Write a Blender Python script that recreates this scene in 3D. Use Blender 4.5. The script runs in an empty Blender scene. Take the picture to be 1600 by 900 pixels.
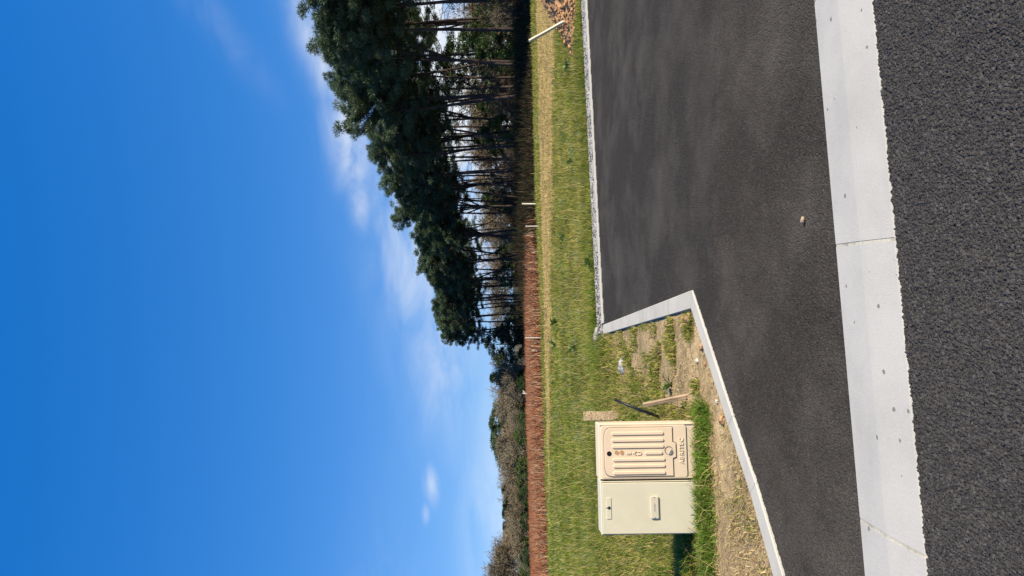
import bpy, bmesh, math, random
import numpy as np
from mathutils import Vector, Matrix

random.seed(7)
rng = np.random.default_rng(7)
S = bpy.context.scene
COL = S.collection

# ------------------------------------------------------------------ camera
CAM_H, FOC, ROLL = 1.5, 1200.0, 0.015
cam = bpy.data.objects.new('camera', bpy.data.cameras.new('camera'))
COL.objects.link(cam)
cam.data.sensor_fit = 'HORIZONTAL'
cam.data.sensor_width = 36.0
cam.data.lens = 36.0 * FOC / 1600.0
cam.data.clip_start = 0.05
cam.data.clip_end = 6000.0
_s, _c = ROLL, math.sqrt(1 - ROLL * ROLL)
# the phone was held upright and the picture saved lying on its side
cam.matrix_world = Matrix(((-_s, _c, 0, 0), (0, 0, -1, 0), (-_c, -_s, 0, CAM_H), (0, 0, 0, 1)))
S.camera = cam

# ------------------------------------------------------------------ light
SUN_EL = math.radians(38.0)
SUN_AZ = math.atan2(0.85, -0.5)          # direction of the sun, clockwise from +Y
sun_dir = Vector((math.sin(SUN_AZ) * math.cos(SUN_EL), math.cos(SUN_AZ) * math.cos(SUN_EL), math.sin(SUN_EL)))
sl = bpy.data.lights.new('sun', 'SUN')
sl.energy = 5.0
sl.angle = math.radians(0.53)
sl.color = (1.0, 0.89, 0.71)
sun = bpy.data.objects.new('sun', sl)
COL.objects.link(sun)
sun.location = (20, -20, 30)
sun.rotation_euler = sun_dir.to_track_quat('Z', 'Y').to_euler()

W = bpy.data.worlds.new('World')
S.world = W
W.use_nodes = True
wn, wl = W.node_tree.nodes, W.node_tree.links
wn.clear()


def wmath(op, a, b=None, c=None):
    n = wn.new('ShaderNodeMath')
    n.operation = op
    for i, v in enumerate((a, b, c)):
        if v is None:
            continue
        if isinstance(v, (int, float)):
            n.inputs[i].default_value = v
        else:
            wl.new(v, n.inputs[i])
    return n.outputs[0]


SKY_LIFT, SKY_GAMMA, SKY_SAT, SKY_VAL = 0.13, 0.56, 1.98, 2.35
sky = wn.new('ShaderNodeTexSky')
sky.sky_type = 'NISHITA'
sky.sun_disc = False
sky.sun_elevation = SUN_EL
sky.sun_rotation = SUN_AZ
sky.air_density = 1.0
sky.dust_density = 0.15
sky.ozone_density = 3.0
tc = wn.new('ShaderNodeTexCoord')
sx = wn.new('ShaderNodeSeparateXYZ')
wl.new(tc.outputs['Generated'], sx.inputs[0])
# very clear air: the pale rim of the sky sits low, so it is looked up a little higher
cz = wn.new('ShaderNodeCombineXYZ')
wl.new(sx.outputs[0], cz.inputs[0])
wl.new(sx.outputs[1], cz.inputs[1])
wl.new(wmath('ADD', wmath('MULTIPLY', wmath('MAXIMUM', sx.outputs[2], 0.0), 0.92), SKY_LIFT), cz.inputs[2])
nv = wn.new('ShaderNodeVectorMath')
nv.operation = 'NORMALIZE'
wl.new(cz.outputs[0], nv.inputs[0])
wl.new(nv.outputs[0], sky.inputs[0])
gm = wn.new('ShaderNodeGamma')
gm.inputs[1].default_value = SKY_GAMMA
wl.new(sky.outputs[0], gm.inputs[0])
hsv = wn.new('ShaderNodeHueSaturation')
hsv.inputs['Saturation'].default_value = SKY_SAT
hsv.inputs['Value'].default_value = SKY_VAL
hsv.inputs['Hue'].default_value = 0.518
wl.new(gm.outputs[0], hsv.inputs['Color'])
az = wmath('MULTIPLY', wmath('ARCTAN2', sx.outputs[0], sx.outputs[1]), 57.2958)
el = wmath('MULTIPLY', wmath('ARCSINE', sx.outputs[2]), 57.2958)
cv = wn.new('ShaderNodeCombineXYZ')
wl.new(wmath('MULTIPLY', az, 0.09), cv.inputs[0])
wl.new(wmath('MULTIPLY', el, 0.26), cv.inputs[1])
nz = wn.new('ShaderNodeTexNoise')
nz.inputs['Scale'].default_value = 1.6
nz.inputs['Detail'].default_value = 7.0
nz.inputs['Roughness'].default_value = 0.55
nz.inputs['Distortion'].default_value = 0.5
wl.new(cv.outputs[0], nz.inputs['Vector'])
noise_c = nz.outputs[0]
# wispy clouds low over the wood: soft banks broken up by the noise
banks = [(17.5, 13.0, 4.5, 1.3, 0.8, 0.25), (11.0, 11.6, 3.6, 1.3, 1.0, 0.12), (7.0, 11.2, 2.6, 0.8, 0.6, 0.1),
         (2.5, 8.2, 5.0, 1.4, 0.7, 0.18), (-4.0, 5.2, 7.0, 2.4, 0.45, 0.1), (14, 4.2, 13.0, 4.2, 2.0, 0.0),
         (-14.3, 6.0, 1.1, 0.45, 0.9, 0.1), (-16.3, 6.4, 0.6, 0.25, 0.6, 0.0), (-18, 1.5, 12, 2.0, 0.35, 0),
         (19, 19.5, 4, 1.2, 0.10, 0.6), (40, 11, 10, 3, 0.8, 0.0), (-48, 9, 18, 3, 0.7, 0.0),
         (70, 11, 22, 4, 0.8, 0.0), (-100, 10, 30, 4, 0.7, 0.0), (130, 12, 30, 4, 0.8, 0.0)]
tot = None
for (a0, e0, sa, se, amp, tilt) in banks:
    da = wmath('SUBTRACT', az, a0)
    de = wmath('SUBTRACT', wmath('SUBTRACT', el, e0), wmath('MULTIPLY', da, tilt))
    q = wmath('ADD', wmath('POWER', wmath('ABSOLUTE', wmath('DIVIDE', da, sa)), 2.0),
              wmath('POWER', wmath('ABSOLUTE', wmath('DIVIDE', de, se)), 2.0))
    g = wmath('MULTIPLY', wmath('POWER', 2.718, wmath('MULTIPLY', q, -1.0)), amp)
    tot = g if tot is None else wmath('MAXIMUM', tot, g)
br = wn.new('ShaderNodeMapRange')
br.inputs['From Min'].default_value = 0.34
br.inputs['From Max'].default_value = 0.68
wl.new(noise_c, br.inputs['Value'])
mask = wmath('MINIMUM', wmath('MULTIPLY', tot, wmath('ADD', br.outputs[0], 0.12)), 0.92)
cloud = wn.new('ShaderNodeMixRGB')
wl.new(mask, cloud.inputs[0])
wl.new(hsv.outputs[0], cloud.inputs[1])
cloud.inputs[2].default_value = (6.3, 6.6, 7.0, 1)
bg = wn.new('ShaderNodeBackground')
bg.inputs['Strength'].default_value = 0.088
wl.new(cloud.outputs[0], bg.inputs[0])
wo = wn.new('ShaderNodeOutputWorld')
wl.new(bg.outputs[0], wo.inputs[0])

S.view_settings.view_transform = 'Standard'
S.view_settings.look = 'None'
S.view_settings.gamma = 1.0
S.view_settings.exposure = 0.72
S.view_settings.use_curve_mapping = False
S.cycles.max_bounces = 6
S.cycles.transparent_max_bounces = 4

# ------------------------------------------------------------------ helpers


def link(o, parent=None):
    COL.objects.link(o)
    if parent is not None:
        o.parent = parent
    return o


def tag(o, label=None, cat=None, group=None, kind=None):
    for k, v in (('label', label), ('category', cat), ('group', group), ('kind', kind)):
        if v:
            o[k] = v
    return o


def empty(name, loc, rz=0.0):
    o = bpy.data.objects.new(name, None)
    o.empty_display_size = 0.1
    o.location = loc
    o.rotation_euler = (0, 0, rz)
    return link(o)


def fast_mesh(name, V, F, C=None, mat=None, smooth=False):
    """mesh from numpy arrays; F is (m,3) or (m,4); C a colour for each vertex"""
    V = np.asarray(V, dtype=np.float32)
    F = np.asarray(F, dtype=np.int32)
    me = bpy.data.meshes.new(name)
    me.vertices.add(len(V))
    me.vertices.foreach_set('co', V.ravel())
    k = F.shape[1]
    me.loops.add(F.size)
    me.loops.foreach_set('vertex_index', F.ravel())
    me.polygons.add(len(F))
    me.polygons.foreach_set('loop_start', np.arange(0, F.size, k, dtype=np.int32))
    if smooth:
        me.polygons.foreach_set('use_smooth', np.ones(len(F), dtype=bool))
    if C is not None:
        a = me.color_attributes.new('Col', 'FLOAT_COLOR', 'POINT')
        C = np.asarray(C, dtype=np.float32)
        if C.shape[1] == 3:
            C = np.concatenate([C, np.ones((len(C), 1), np.float32)], 1)
        a.data.foreach_set('color', C.ravel())
    me.update(calc_edges=True)
    me.validate()
    if mat:
        me.materials.append(mat)
    return me


def mobj(name, me, parent=None, loc=None):
    o = bpy.data.objects.new(name, me)
    if loc is not None:
        o.location = loc
    return link(o, parent)


def bm_mesh(name, bm, mat, smooth=False):
    me = bpy.data.meshes.new(name)
    bm.normal_update()
    bm.to_mesh(me)
    bm.free()
    me.materials.append(mat)
    if smooth:
        for p in me.polygons:
            p.use_smooth = True
    return me


def box(name, mat, c, s, bevel=0.0, parent=None, seg=2, rot=None):
    bm = bmesh.new()
    bmesh.ops.create_cube(bm, size=1.0)
    bmesh.ops.scale(bm, vec=s, verts=bm.verts)
    if bevel:
        bmesh.ops.bevel(bm, geom=list(bm.edges), offset=bevel, segments=seg, affect='EDGES', profile=0.5)
    if rot is not None:
        bmesh.ops.rotate(bm, cent=(0, 0, 0), matrix=rot, verts=bm.verts)
    bmesh.ops.translate(bm, vec=c, verts=bm.verts)
    return mobj(name, bm_mesh(name, bm, mat), parent)


def plate(name, mat, pts, y0, y1, parent=None, bevel=0.0, seg=2):
    """outline pts (x,z) extruded from y0 (back) to y1 (front, more negative)"""
    bm = bmesh.new()
    vs = [bm.verts.new((x, y0, z)) for x, z in pts]
    f = bm.faces.new(vs)
    r = bmesh.ops.extrude_face_region(bm, geom=[f])
    nv = [e for e in r['geom'] if isinstance(e, bmesh.types.BMVert)]
    bmesh.ops.translate(bm, vec=(0, y1 - y0, 0), verts=nv)
    bmesh.ops.recalc_face_normals(bm, faces=bm.faces)
    if bevel:
        ed = [e for e in bm.edges if all(abs(v.co.y - y1) < 1e-6 for v in e.verts)]
        bmesh.ops.bevel(bm, geom=ed, offset=bevel, segments=seg, affect='EDGES', profile=0.5)
    return mobj(name, bm_mesh(name, bm, mat), parent)


def rrect(x0, x1, z0, z1, r, n=5):
    out = []
    for cx, cz, a0 in ((x1 - r, z1 - r, 0), (x0 + r, z1 - r, 90), (x0 + r, z0 + r, 180), (x1 - r, z0 + r, 270)):
        for i in range(n + 1):
            a = math.radians(a0 + 90 * i / n)
            out.append((cx + r * math.cos(a), cz + r * math.sin(a)))
    return out


def disc(cx, cz, r, n=24):
    return [(cx + r * math.cos(2 * math.pi * i / n), cz + r * math.sin(2 * math.pi * i / n)) for i in range(n)]


def tube(P, R, sides=6, cap=True):
    P = np.asarray(P, float)
    R = np.asarray(R, float)
    n = len(P)
    T = np.gradient(P, axis=0)
    T /= np.linalg.norm(T, axis=1)[:, None] + 1e-9
    ref = np.array([0.0, 0.0, 1.0]) if abs(T[0][2]) < 0.9 else np.array([1.0, 0.0, 0.0])
    A = np.cross(T, ref)
    A /= np.linalg.norm(A, axis=1)[:, None] + 1e-9
    B = np.cross(T, A)
    th = np.linspace(0, 2 * math.pi, sides, endpoint=False)
    V = (P[:, None, :] + R[:, None, None] * (np.cos(th)[None, :, None] * A[:, None, :] + np.sin(th)[None, :, None] * B[:, None, :])).reshape(-1, 3)
    F = []
    for i in range(n - 1):
        for j in range(sides):
            a, b = i * sides + j, i * sides + (j + 1) % sides
            c, d = b + sides, a + sides
            F += [(a, b, c), (a, c, d)]
    if cap:
        for j in range(1, sides - 1):
            F.append(((n - 1) * sides, (n - 1) * sides + j, (n - 1) * sides + j + 1))
            F.append((0, j + 1, j))
    return V, np.array(F, int)


class Acc:
    def __init__(s):
        s.V, s.F, s.C, s.n = [], [], [], 0

    def add(s, V, F, C=None):
        V = np.asarray(V, float)
        s.V.append(V)
        s.F.append(np.asarray(F, int) + s.n)
        if C is not None:
            s.C.append(np.broadcast_to(np.asarray(C, float), (len(V), 3)))
        s.n += len(V)

    def mesh(s, name, mat, smooth=False):
        return fast_mesh(name, np.concatenate(s.V), np.concatenate(s.F), np.concatenate(s.C) if s.C else None, mat, smooth)


def vnoise(x, y, seed=0):
    """cheap smooth value noise, -1..1"""
    x = np.asarray(x, float)
    y = np.asarray(y, float)
    xi, yi = np.floor(x), np.floor(y)
    fx, fy = x - xi, y - yi
    fx, fy = fx * fx * (3 - 2 * fx), fy * fy * (3 - 2 * fy)

    def h(a, b):
        t = np.sin(a * 127.1 + b * 311.7 + seed * 74.7) * 43758.5453
        return (t - np.floor(t)) * 2 - 1
    return (h(xi, yi) * (1 - fx) + h(xi + 1, yi) * fx) * (1 - fy) + (h(xi, yi + 1) * (1 - fx) + h(xi + 1, yi + 1) * fx) * fy


def fbm(x, y, seed=0, o=4):
    t, a = 0, 1.0
    for i in range(o):
        t = t + a * vnoise(x * 2 ** i, y * 2 ** i, seed + i)
        a *= 0.5
    return t / 1.9


# ------------------------------------------------------------------ materials


def new_mat(name):
    m = bpy.data.materials.new(name)
    m.use_nodes = True
    m.node_tree.nodes.clear()
    return m, m.node_tree.nodes, m.node_tree.links


def N(nodes, kind, **kw):
    n = nodes.new(kind)
    for k, v in kw.items():
        if hasattr(n, k):
            setattr(n, k, v)
        else:
            n.inputs[k.replace('_', ' ')].default_value = v
    return n


def ramp(nodes, stops):
    r = nodes.new('ShaderNodeValToRGB')
    while len(r.color_ramp.elements) < len(stops):
        r.color_ramp.elements.new(0.5)
    for e, (p, c) in zip(r.color_ramp.elements, stops):
        e.position = p
        e.color = (c[0], c[1], c[2], 1) if not isinstance(c, (int, float)) else (c, c, c, 1)
    return r


def finish(m, nodes, links, bsdf_out, disp=None):
    o = nodes.new('ShaderNodeOutputMaterial')
    links.new(bsdf_out, o.inputs['Surface'])
    if disp is not None:
        links.new(disp, o.inputs['Displacement'])
    return m


def mat_simple(name, col, rough=0.6, var=0.12, scale=12.0, bump=0.0, bscale=60.0, metal=0.0, stretch=None, spec=0.3):
    m, n, l = new_mat(name)
    tcn = n.new('ShaderNodeTexCoord')
    src = tcn.outputs['Object']
    if stretch:
        mp = n.new('ShaderNodeMapping')
        mp.inputs['Scale'].default_value = stretch
        l.new(src, mp.inputs[0])
        src = mp.outputs[0]
    ns = N(n, 'ShaderNodeTexNoise', Scale=scale, Detail=6.0, Roughness=0.6)
    l.new(src, ns.inputs['Vector'])
    c0 = [max(0, c * (1 - 2 * var)) for c in col]
    c1 = [min(1, c * (1 + 1.4 * var)) for c in col]
    r = ramp(n, [(0.3, c0), (0.7, c1)])
    l.new(ns.outputs[0], r.inputs[0])
    b = N(n, 'ShaderNodeBsdfPrincipled', Roughness=rough, Metallic=metal)
    b.inputs['Specular IOR Level'].default_value = spec
    l.new(r.outputs[0], b.inputs['Base Color'])
    if bump:
        n2 = N(n, 'ShaderNodeTexNoise', Scale=bscale, Detail=5.0)
        l.new(src, n2.inputs['Vector'])
        bp = N(n, 'ShaderNodeBump', Strength=bump, Distance=0.01)
        l.new(n2.outputs[0], bp.inputs['Height'])
        l.new(bp.outputs[0], b.inputs['Normal'])
    return finish(m, n, l, b.outputs[0])


def mat_leaf(name, tint=(1, 1, 1), trans=0.3, rough=0.55, objvar=0.25, nscale=0.0, spec=0.25):
    """foliage: vertex colour x object variation, partly translucent"""
    m, n, l = new_mat(name)
    at = n.new('ShaderNodeVertexColor')
    at.layer_name = 'Col'
    mul = n.new('ShaderNodeMixRGB')
    mul.blend_type = 'MULTIPLY'
    mul.inputs[0].default_value = 1
    mul.inputs[2].default_value = (*tint, 1)
    l.new(at.outputs[0], mul.inputs[1])
    oi = n.new('ShaderNodeObjectInfo')
    mr = n.new('ShaderNodeMapRange')
    mr.inputs['To Min'].default_value = 1 - objvar
    mr.inputs['To Max'].default_value = 1 + objvar
    l.new(oi.outputs['Random'], mr.inputs['Value'])
    hs = n.new('ShaderNodeHueSaturation')
    l.new(mr.outputs[0], hs.inputs['Value'])
    l.new(mul.outputs[0], hs.inputs['Color'])
    b = N(n, 'ShaderNodeBsdfPrincipled', Roughness=rough)
    b.inputs['Specular IOR Level'].default_value = spec
    l.new(hs.outputs[0], b.inputs['Base Color'])
    out = b.outputs[0]
    if trans:
        t = n.new('ShaderNodeBsdfTranslucent')
        l.new(hs.outputs[0], t.inputs[0])
        mx = n.new('ShaderNodeMixShader')
        mx.inputs[0].default_value = trans
        l.new(b.outputs[0], mx.inputs[1])
        l.new(t.outputs[0], mx.inputs[2])
        out = mx.outputs[0]
    return finish(m, n, l, out)


def mat_asphalt(name, base, scale, height, dust=0.0, displace=True):
    m, n, l = new_mat(name)
    tcn = n.new('ShaderNodeTexCoord')
    src = tcn.outputs['Object']
    # warp the cells a little so that the chippings are irregular
    wn_ = N(n, 'ShaderNodeTexNoise', Scale=scale * 0.9, Detail=2.0)
    l.new(src, wn_.inputs['Vector'])
    wp = n.new('ShaderNodeMixRGB')
    wp.blend_type = 'LINEAR_LIGHT'
    wp.inputs[0].default_value = 0.5 / scale
    l.new(src, wp.inputs[1])
    l.new(wn_.outputs['Color'], wp.inputs[2])
    vo = N(n, 'ShaderNodeTexVoronoi', Scale=scale)
    vo.feature = 'F1'
    l.new(wp.outputs[0], vo.inputs['Vector'])
    vo2 = N(n, 'ShaderNodeTexVoronoi', Scale=scale * 2.3)
    l.new(wp.outputs[0], vo2.inputs['Vector'])
    ns = N(n, 'ShaderNodeTexNoise', Scale=scale * 0.33, Detail=4.0, Roughness=0.6)
    l.new(src, ns.inputs['Vector'])
    # height: rounded stones, fines between, clumps
    h1 = N(n, 'ShaderNodeMath', operation='MULTIPLY')
    h1.inputs[1].default_value = -1.0
    l.new(vo.outputs['Distance'], h1.inputs[0])
    h2 = N(n, 'ShaderNodeMath', operation='MULTIPLY_ADD')
    h2.inputs[1].default_value = -0.4
    l.new(vo2.outputs['Distance'], h2.inputs[0])
    l.new(h1.outputs[0], h2.inputs[2])
    h3 = N(n, 'ShaderNodeMath', operation='MULTIPLY_ADD')
    h3.inputs[1].default_value = 1.5
    l.new(ns.outputs[0], h3.inputs[0])
    l.new(h2.outputs[0], h3.inputs[2])
    # colour: each chipping its own grey, pits filled with bitumen
    sp = n.new('ShaderNodeSeparateColor')
    l.new(vo.outputs['Color'], sp.inputs[0])
    b3 = [base[0], base[1], base[2]]
    r1 = ramp(n, [(0.0, [c * 0.72 for c in b3]), (0.75, b3), (1.0, [c * 1.45 for c in b3])])
    l.new(sp.outputs[0], r1.inputs[0])
    big = N(n, 'ShaderNodeTexNoise', Scale=0.9, Detail=5.0, Roughness=0.65)
    mp = n.new('ShaderNodeMapping')
    mp.inputs['Scale'].default_value = (1.1, 0.8, 1)
    l.new(src, mp.inputs[0])
    l.new(mp.outputs[0], big.inputs['Vector'])
    rb = ramp(n, [(0.44, 0.0), (0.68, 1.0)])
    l.new(big.outputs[0], rb.inputs[0])
    ml = N(n, 'ShaderNodeMath', operation='MULTIPLY')
    ml.inputs[1].default_value = dust
    l.new(rb.outputs[0], ml.inputs[0])
    mx = n.new('ShaderNodeMixRGB')
    mx.inputs[2].default_value = (0.11, 0.10, 0.085, 1)
    l.new(ml.outputs[0], mx.inputs[0])
    l.new(r1.outputs[0], mx.inputs[1])
    b = N(n, 'ShaderNodeBsdfPrincipled', Roughness=0.85)
    b.inputs['Specular IOR Level'].default_value = 0.08
    l.new(mx.outputs[0], b.inputs['Base Color'])
    d = n.new('ShaderNodeDisplacement')
    d.inputs['Midlevel'].default_value = 0.25
    d.inputs['Scale'].default_value = height
    l.new(h3.outputs[0], d.inputs['Height'])
    finish(m, n, l, b.outputs[0], d.outputs[0])
    m.displacement_method = 'BOTH' if displace else 'BUMP'
    return m


def mat_concrete(name, col, pits=True):
    m, n, l = new_mat(name)
    tcn = n.new('ShaderNodeTexCoord')
    src = tcn.outputs['Object']
    ns = N(n, 'ShaderNodeTexNoise', Scale=2.2, Detail=8.0, Roughness=0.65)
    l.new(src, ns.inputs['Vector'])
    r = ramp(n, [(0.3, [c * 0.86 for c in col]), (0.55, col), (0.8, [min(1, c * 1.06) for c in col])])
    l.new(ns.outputs[0], r.inputs[0])
    fine = N(n, 'ShaderNodeTexNoise', Scale=180.0, Detail=3.0)
    l.new(src, fine.inputs['Vector'])
    rf = ramp(n, [(0.3, 0.9), (0.7, 1.04)])
    l.new(fine.outputs[0], rf.inputs[0])
    mu = n.new('ShaderNodeMixRGB')
    mu.blend_type = 'MULTIPLY'
    mu.inputs[0].default_value = 1.0
    l.new(r.outputs[0], mu.inputs[1])
    l.new(rf.outputs[0], mu.inputs[2])
    colout = mu.outputs[0]
    vo = N(n, 'ShaderNodeTexVoronoi', Scale=9.0)
    l.new(src, vo.inputs['Vector'])
    wob = N(n, 'ShaderNodeTexNoise', Scale=70.0, Detail=3.0)
    l.new(src, wob.inputs['Vector'])
    ad = N(n, 'ShaderNodeMath', operation='MULTIPLY_ADD')
    ad.inputs[1].default_value = 0.10
    l.new(wob.outputs[0], ad.inputs[0])
    l.new(vo.outputs['Distance'], ad.inputs[2])
    rp = ramp(n, [(0.135, 0.0), (0.150, 1.0)])
    l.new(ad.outputs[0], rp.inputs[0])
    if pits:
        mp = n.new('ShaderNodeMixRGB')
        mp.inputs[1].default_value = (0.18, 0.17, 0.15, 1)
        l.new(rp.outputs[0], mp.inputs[0])
        l.new(colout, mp.inputs[2])
        colout = mp.outputs[0]
    b = N(n, 'ShaderNodeBsdfPrincipled', Roughness=0.85)
    b.inputs['Specular IOR Level'].default_value = 0.2
    l.new(colout, b.inputs['Base Color'])
    bp = N(n, 'ShaderNodeBump', Strength=0.35, Distance=0.004)
    hh = N(n, 'ShaderNodeMath', operation='ADD')
    l.new(fine.outputs[0], hh.inputs[0])
    l.new(rp.outputs[0], hh.inputs[1])
    l.new(hh.outputs[0], bp.inputs['Height'])
    l.new(bp.outputs[0], b.inputs['Normal'])
    return finish(m, n, l, b.outputs[0])


def mat_ground():
    m, n, l = new_mat('earth')
    at = n.new('ShaderNodeVertexColor')
    at.layer_name = 'Col'
    tcn = n.new('ShaderNodeTexCoord')
    ns = N(n, 'ShaderNodeTexNoise', Scale=9.0, Detail=9.0, Roughness=0.7)
    l.new(tcn.outputs['Object'], ns.inputs['Vector'])
    r = ramp(n, [(0.3, 0.55), (0.7, 1.35)])
    l.new(ns.outputs[0], r.inputs[0])
    mu = n.new('ShaderNodeMixRGB')
    mu.blend_type = 'MULTIPLY'
    mu.inputs[0].default_value = 1
    l.new(at.outputs[0], mu.inputs[1])
    l.new(r.outputs[0], mu.inputs[2])
    b = N(n, 'ShaderNodeBsdfPrincipled', Roughness=0.95)
    b.inputs['Specular IOR Level'].default_value = 0.1
    l.new(mu.outputs[0], b.inputs['Base Color'])
    n2 = N(n, 'ShaderNodeTexNoise', Scale=45.0, Detail=6.0, Roughness=0.7)
    l.new(tcn.outputs['Object'], n2.inputs['Vector'])
    bp = N(n, 'ShaderNodeBump', Strength=0.8, Distance=0.03)
    l.new(n2.outputs[0], bp.inputs['Height'])
    l.new(bp.outputs[0], b.inputs['Normal'])
    return finish(m, n, l, b.outputs[0])


M = {}
M['earth'] = mat_ground()
M['road'] = mat_asphalt('coarse_asphalt', (0.053, 0.0505, 0.048), 78.0, 0.0115, dust=0.05)
M['path'] = mat_asphalt('fine_asphalt', (0.044, 0.039, 0.033), 92.0, 0.0075, dust=0.5)
M['kerb'] = mat_concrete('kerb_concrete', (0.42, 0.41, 0.375))
M['kerb2'] = mat_concrete('edging_concrete', (0.44, 0.425, 0.375), pits=False)
M['mortar'] = mat_simple('mortar', (0.40, 0.38, 0.31), 0.9, 0.2, 20, 0.3, 120)
M['haunch'] = mat_simple('rough_concrete', (0.30, 0.29, 0.265), 0.95, 0.3, 14, 0.9, 40)
M['gravel'] = mat_leaf('gravel_stone', trans=0, rough=0.9, objvar=0)
M['grass'] = mat_leaf('grass_blades', trans=0.35, rough=0.75, objvar=0.0, spec=0.06)
M['straw'] = mat_leaf('dry_straw', trans=0.1, rough=0.9, objvar=0.0, spec=0.05)
M['bracken'] = mat_leaf('dead_bracken', trans=0.2, rough=0.9, objvar=0.0, spec=0.03)
M['needles'] = mat_leaf('pine_needles', trans=0.15, rough=0.45, objvar=0.18, spec=0.4)
M['leaves'] = mat_leaf('evergreen_leaves', trans=0.2, rough=0.5, objvar=0.25)
M['twigs'] = mat_leaf('bare_twigs', trans=0.0, rough=0.9, objvar=0.2, spec=0.05)
M['bark'] = mat_simple('pine_bark', (0.070, 0.050, 0.040), 0.95, 0.35, 3.0, 0.8, 9, stretch=(3, 3, 0.7))
M['clay'] = mat_simple('orange_clay', (0.44, 0.245, 0.11), 0.95, 0.28, 4.0, 1.0, 30)
M['clod'] = mat_simple('dry_clod', (0.37, 0.225, 0.12), 0.95, 0.3, 25.0, 1.0, 60)
M['beige'] = mat_simple('beige_polyester', (0.66, 0.525, 0.37), 0.55, 0.03, 5.0, 0.06, 200)
M['cream'] = mat_simple('cream_polyester', (0.565, 0.525, 0.385), 0.5, 0.045, 3.0, 0.05, 180)
M['cream2'] = mat_simple('cream_plate', (0.54, 0.49, 0.37), 0.45, 0.05, 8.0)
M['recess_shade'] = mat_simple('dark_gap', (0.12, 0.10, 0.08), 0.8, 0.1)  # dark tone standing for shade in the door gaps and lock recess
M['black'] = mat_simple('black_plastic', (0.012, 0.012, 0.013), 0.4, 0.2)
M['brown'] = mat_simple('brown_print', (0.42, 0.24, 0.12), 0.6, 0.08)
M['metal'] = mat_simple('zinc', (0.55, 0.56, 0.55), 0.35, 0.1, 30, metal=0.9)
M['print'] = mat_simple('grey_print', (0.38, 0.36, 0.30), 0.6, 0.25, 220.0)
M['wood'] = mat_simple('sawn_wood', (0.36, 0.265, 0.175), 0.85, 0.3, 9.0, 0.4, 60, stretch=(6, 6, 0.6))
M['wood_pale'] = mat_simple('pale_wood', (0.66, 0.58, 0.44), 0.8, 0.15, 9.0, 0.3, 60, stretch=(6, 6, 0.6))
M['board'] = mat_simple('chipboard', (0.46, 0.34, 0.20), 0.9, 0.35, 45.0, 0.4, 90)
M['post'] = mat_simple('weathered_post', (0.48, 0.43, 0.36), 0.9, 0.2, 6.0, 0.4, 40)
M['plastic'] = mat_simple('grey_sheeting', (0.33, 0.345, 0.35), 0.45, 0.35, 12.0)
M['stone'] = mat_simple('pale_stone', (0.5, 0.47, 0.42), 0.9, 0.2, 12, 0.5, 40)

# ------------------------------------------------------------------ layout of the place (metres; x right, y away, z up)


def far_line(x):           # front edge of the far edging kerb
    return 12.665 + (x + 0.624) * 0.3105


def kerb_far(x):           # near kerb, footway side
    return 3.509 + 0.1716 * x


def kerb_near(x):          # near kerb, road side
    return 3.046 + 0.160 * x


_ky = np.array([2.90, 3.18, 3.42, 3.80, 4.37, 4.85, 5.55, 6.10, 6.39, 12.68])
_kx = np.array([-6.0, -3.6, -2.65, -2.14, -1.66, -1.25, -0.74, -0.33, -0.12, -0.70])


def verge_x(y):            # middle of the verge edging
    return np.interp(y, _ky, _kx)


_bx = np.array([-60, -30, -13.2, -6.4, 0.0, 5.9, 10, 18.9, 30, 60])
_by = np.array([26, 29, 35.1, 38.3, 41.9, 46.4, 48, 50.4, 47, 40])


def field_end(x):
    return np.interp(x, _bx, _by)


def paved(x, y):
    x = np.asarray(x, float)
    y = np.asarray(y, float)
    left = (y > 2.9) & (y < 12.68) & (x < verge_x(y))
    back = y > far_line(x) + 0.06
    left2 = (x < -0.7) & (y >= 12.6)
    return ~(left | back | left2)


def gz(x, y):
    x = np.asarray(x, float)
    y = np.asarray(y, float)
    z = 0.018 * fbm(x * 0.55, y * 0.55, 3, 3) - 0.018
    z = z + 0.012 * fbm(x * 3.1, y * 3.1, 8, 3) * (y < 16)
    z = z + np.where(y > 17, 0.05 * vnoise(x * 0.12, y * 0.12, 5) * np.clip((y - 17) / 8, 0, 1), 0)
    d = np.clip(y - 46, 0, None)
    z = z - 0.019 * np.minimum(d, 190) * np.clip((26 - x) / 26, 0.25, 1)
    return z


def z_at(x, y):
    return float(gz(x, y))


def tan_band(x, y):
    near = np.interp(x, [-14, -12, -6.5, 0, 9, 30], [33, 32.4, 30.8, 28.8, 23.5, 18])
    far = np.interp(x, [-14, -12, -7.3, 0, 15, 30], [32, 32.7, 35.0, 37.6, 41.0, 42])
    w = 0.9 * fbm(x * 0.5, y * 0.5, 21, 3)
    return np.clip((y - near + w) / 2.5, 0, 1) * np.clip((far - y + w) / 1.0, 0, 1)


def forest_front(x):       # first row of pines
    return np.interp(x, [-30, -8, 0, 10, 15, 19, 23, 30, 45, 60], [165, 140, 123, 104, 83, 69, 56, 51, 46, 42])


# ---- ground: one sheet from behind the camera to the horizon
def spaced(segs):
    out = []
    for a, b, st in segs:
        out += list(np.arange(a, b - 1e-6, st))
    out.append(segs[-1][1])
    return np.array(out)


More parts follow.
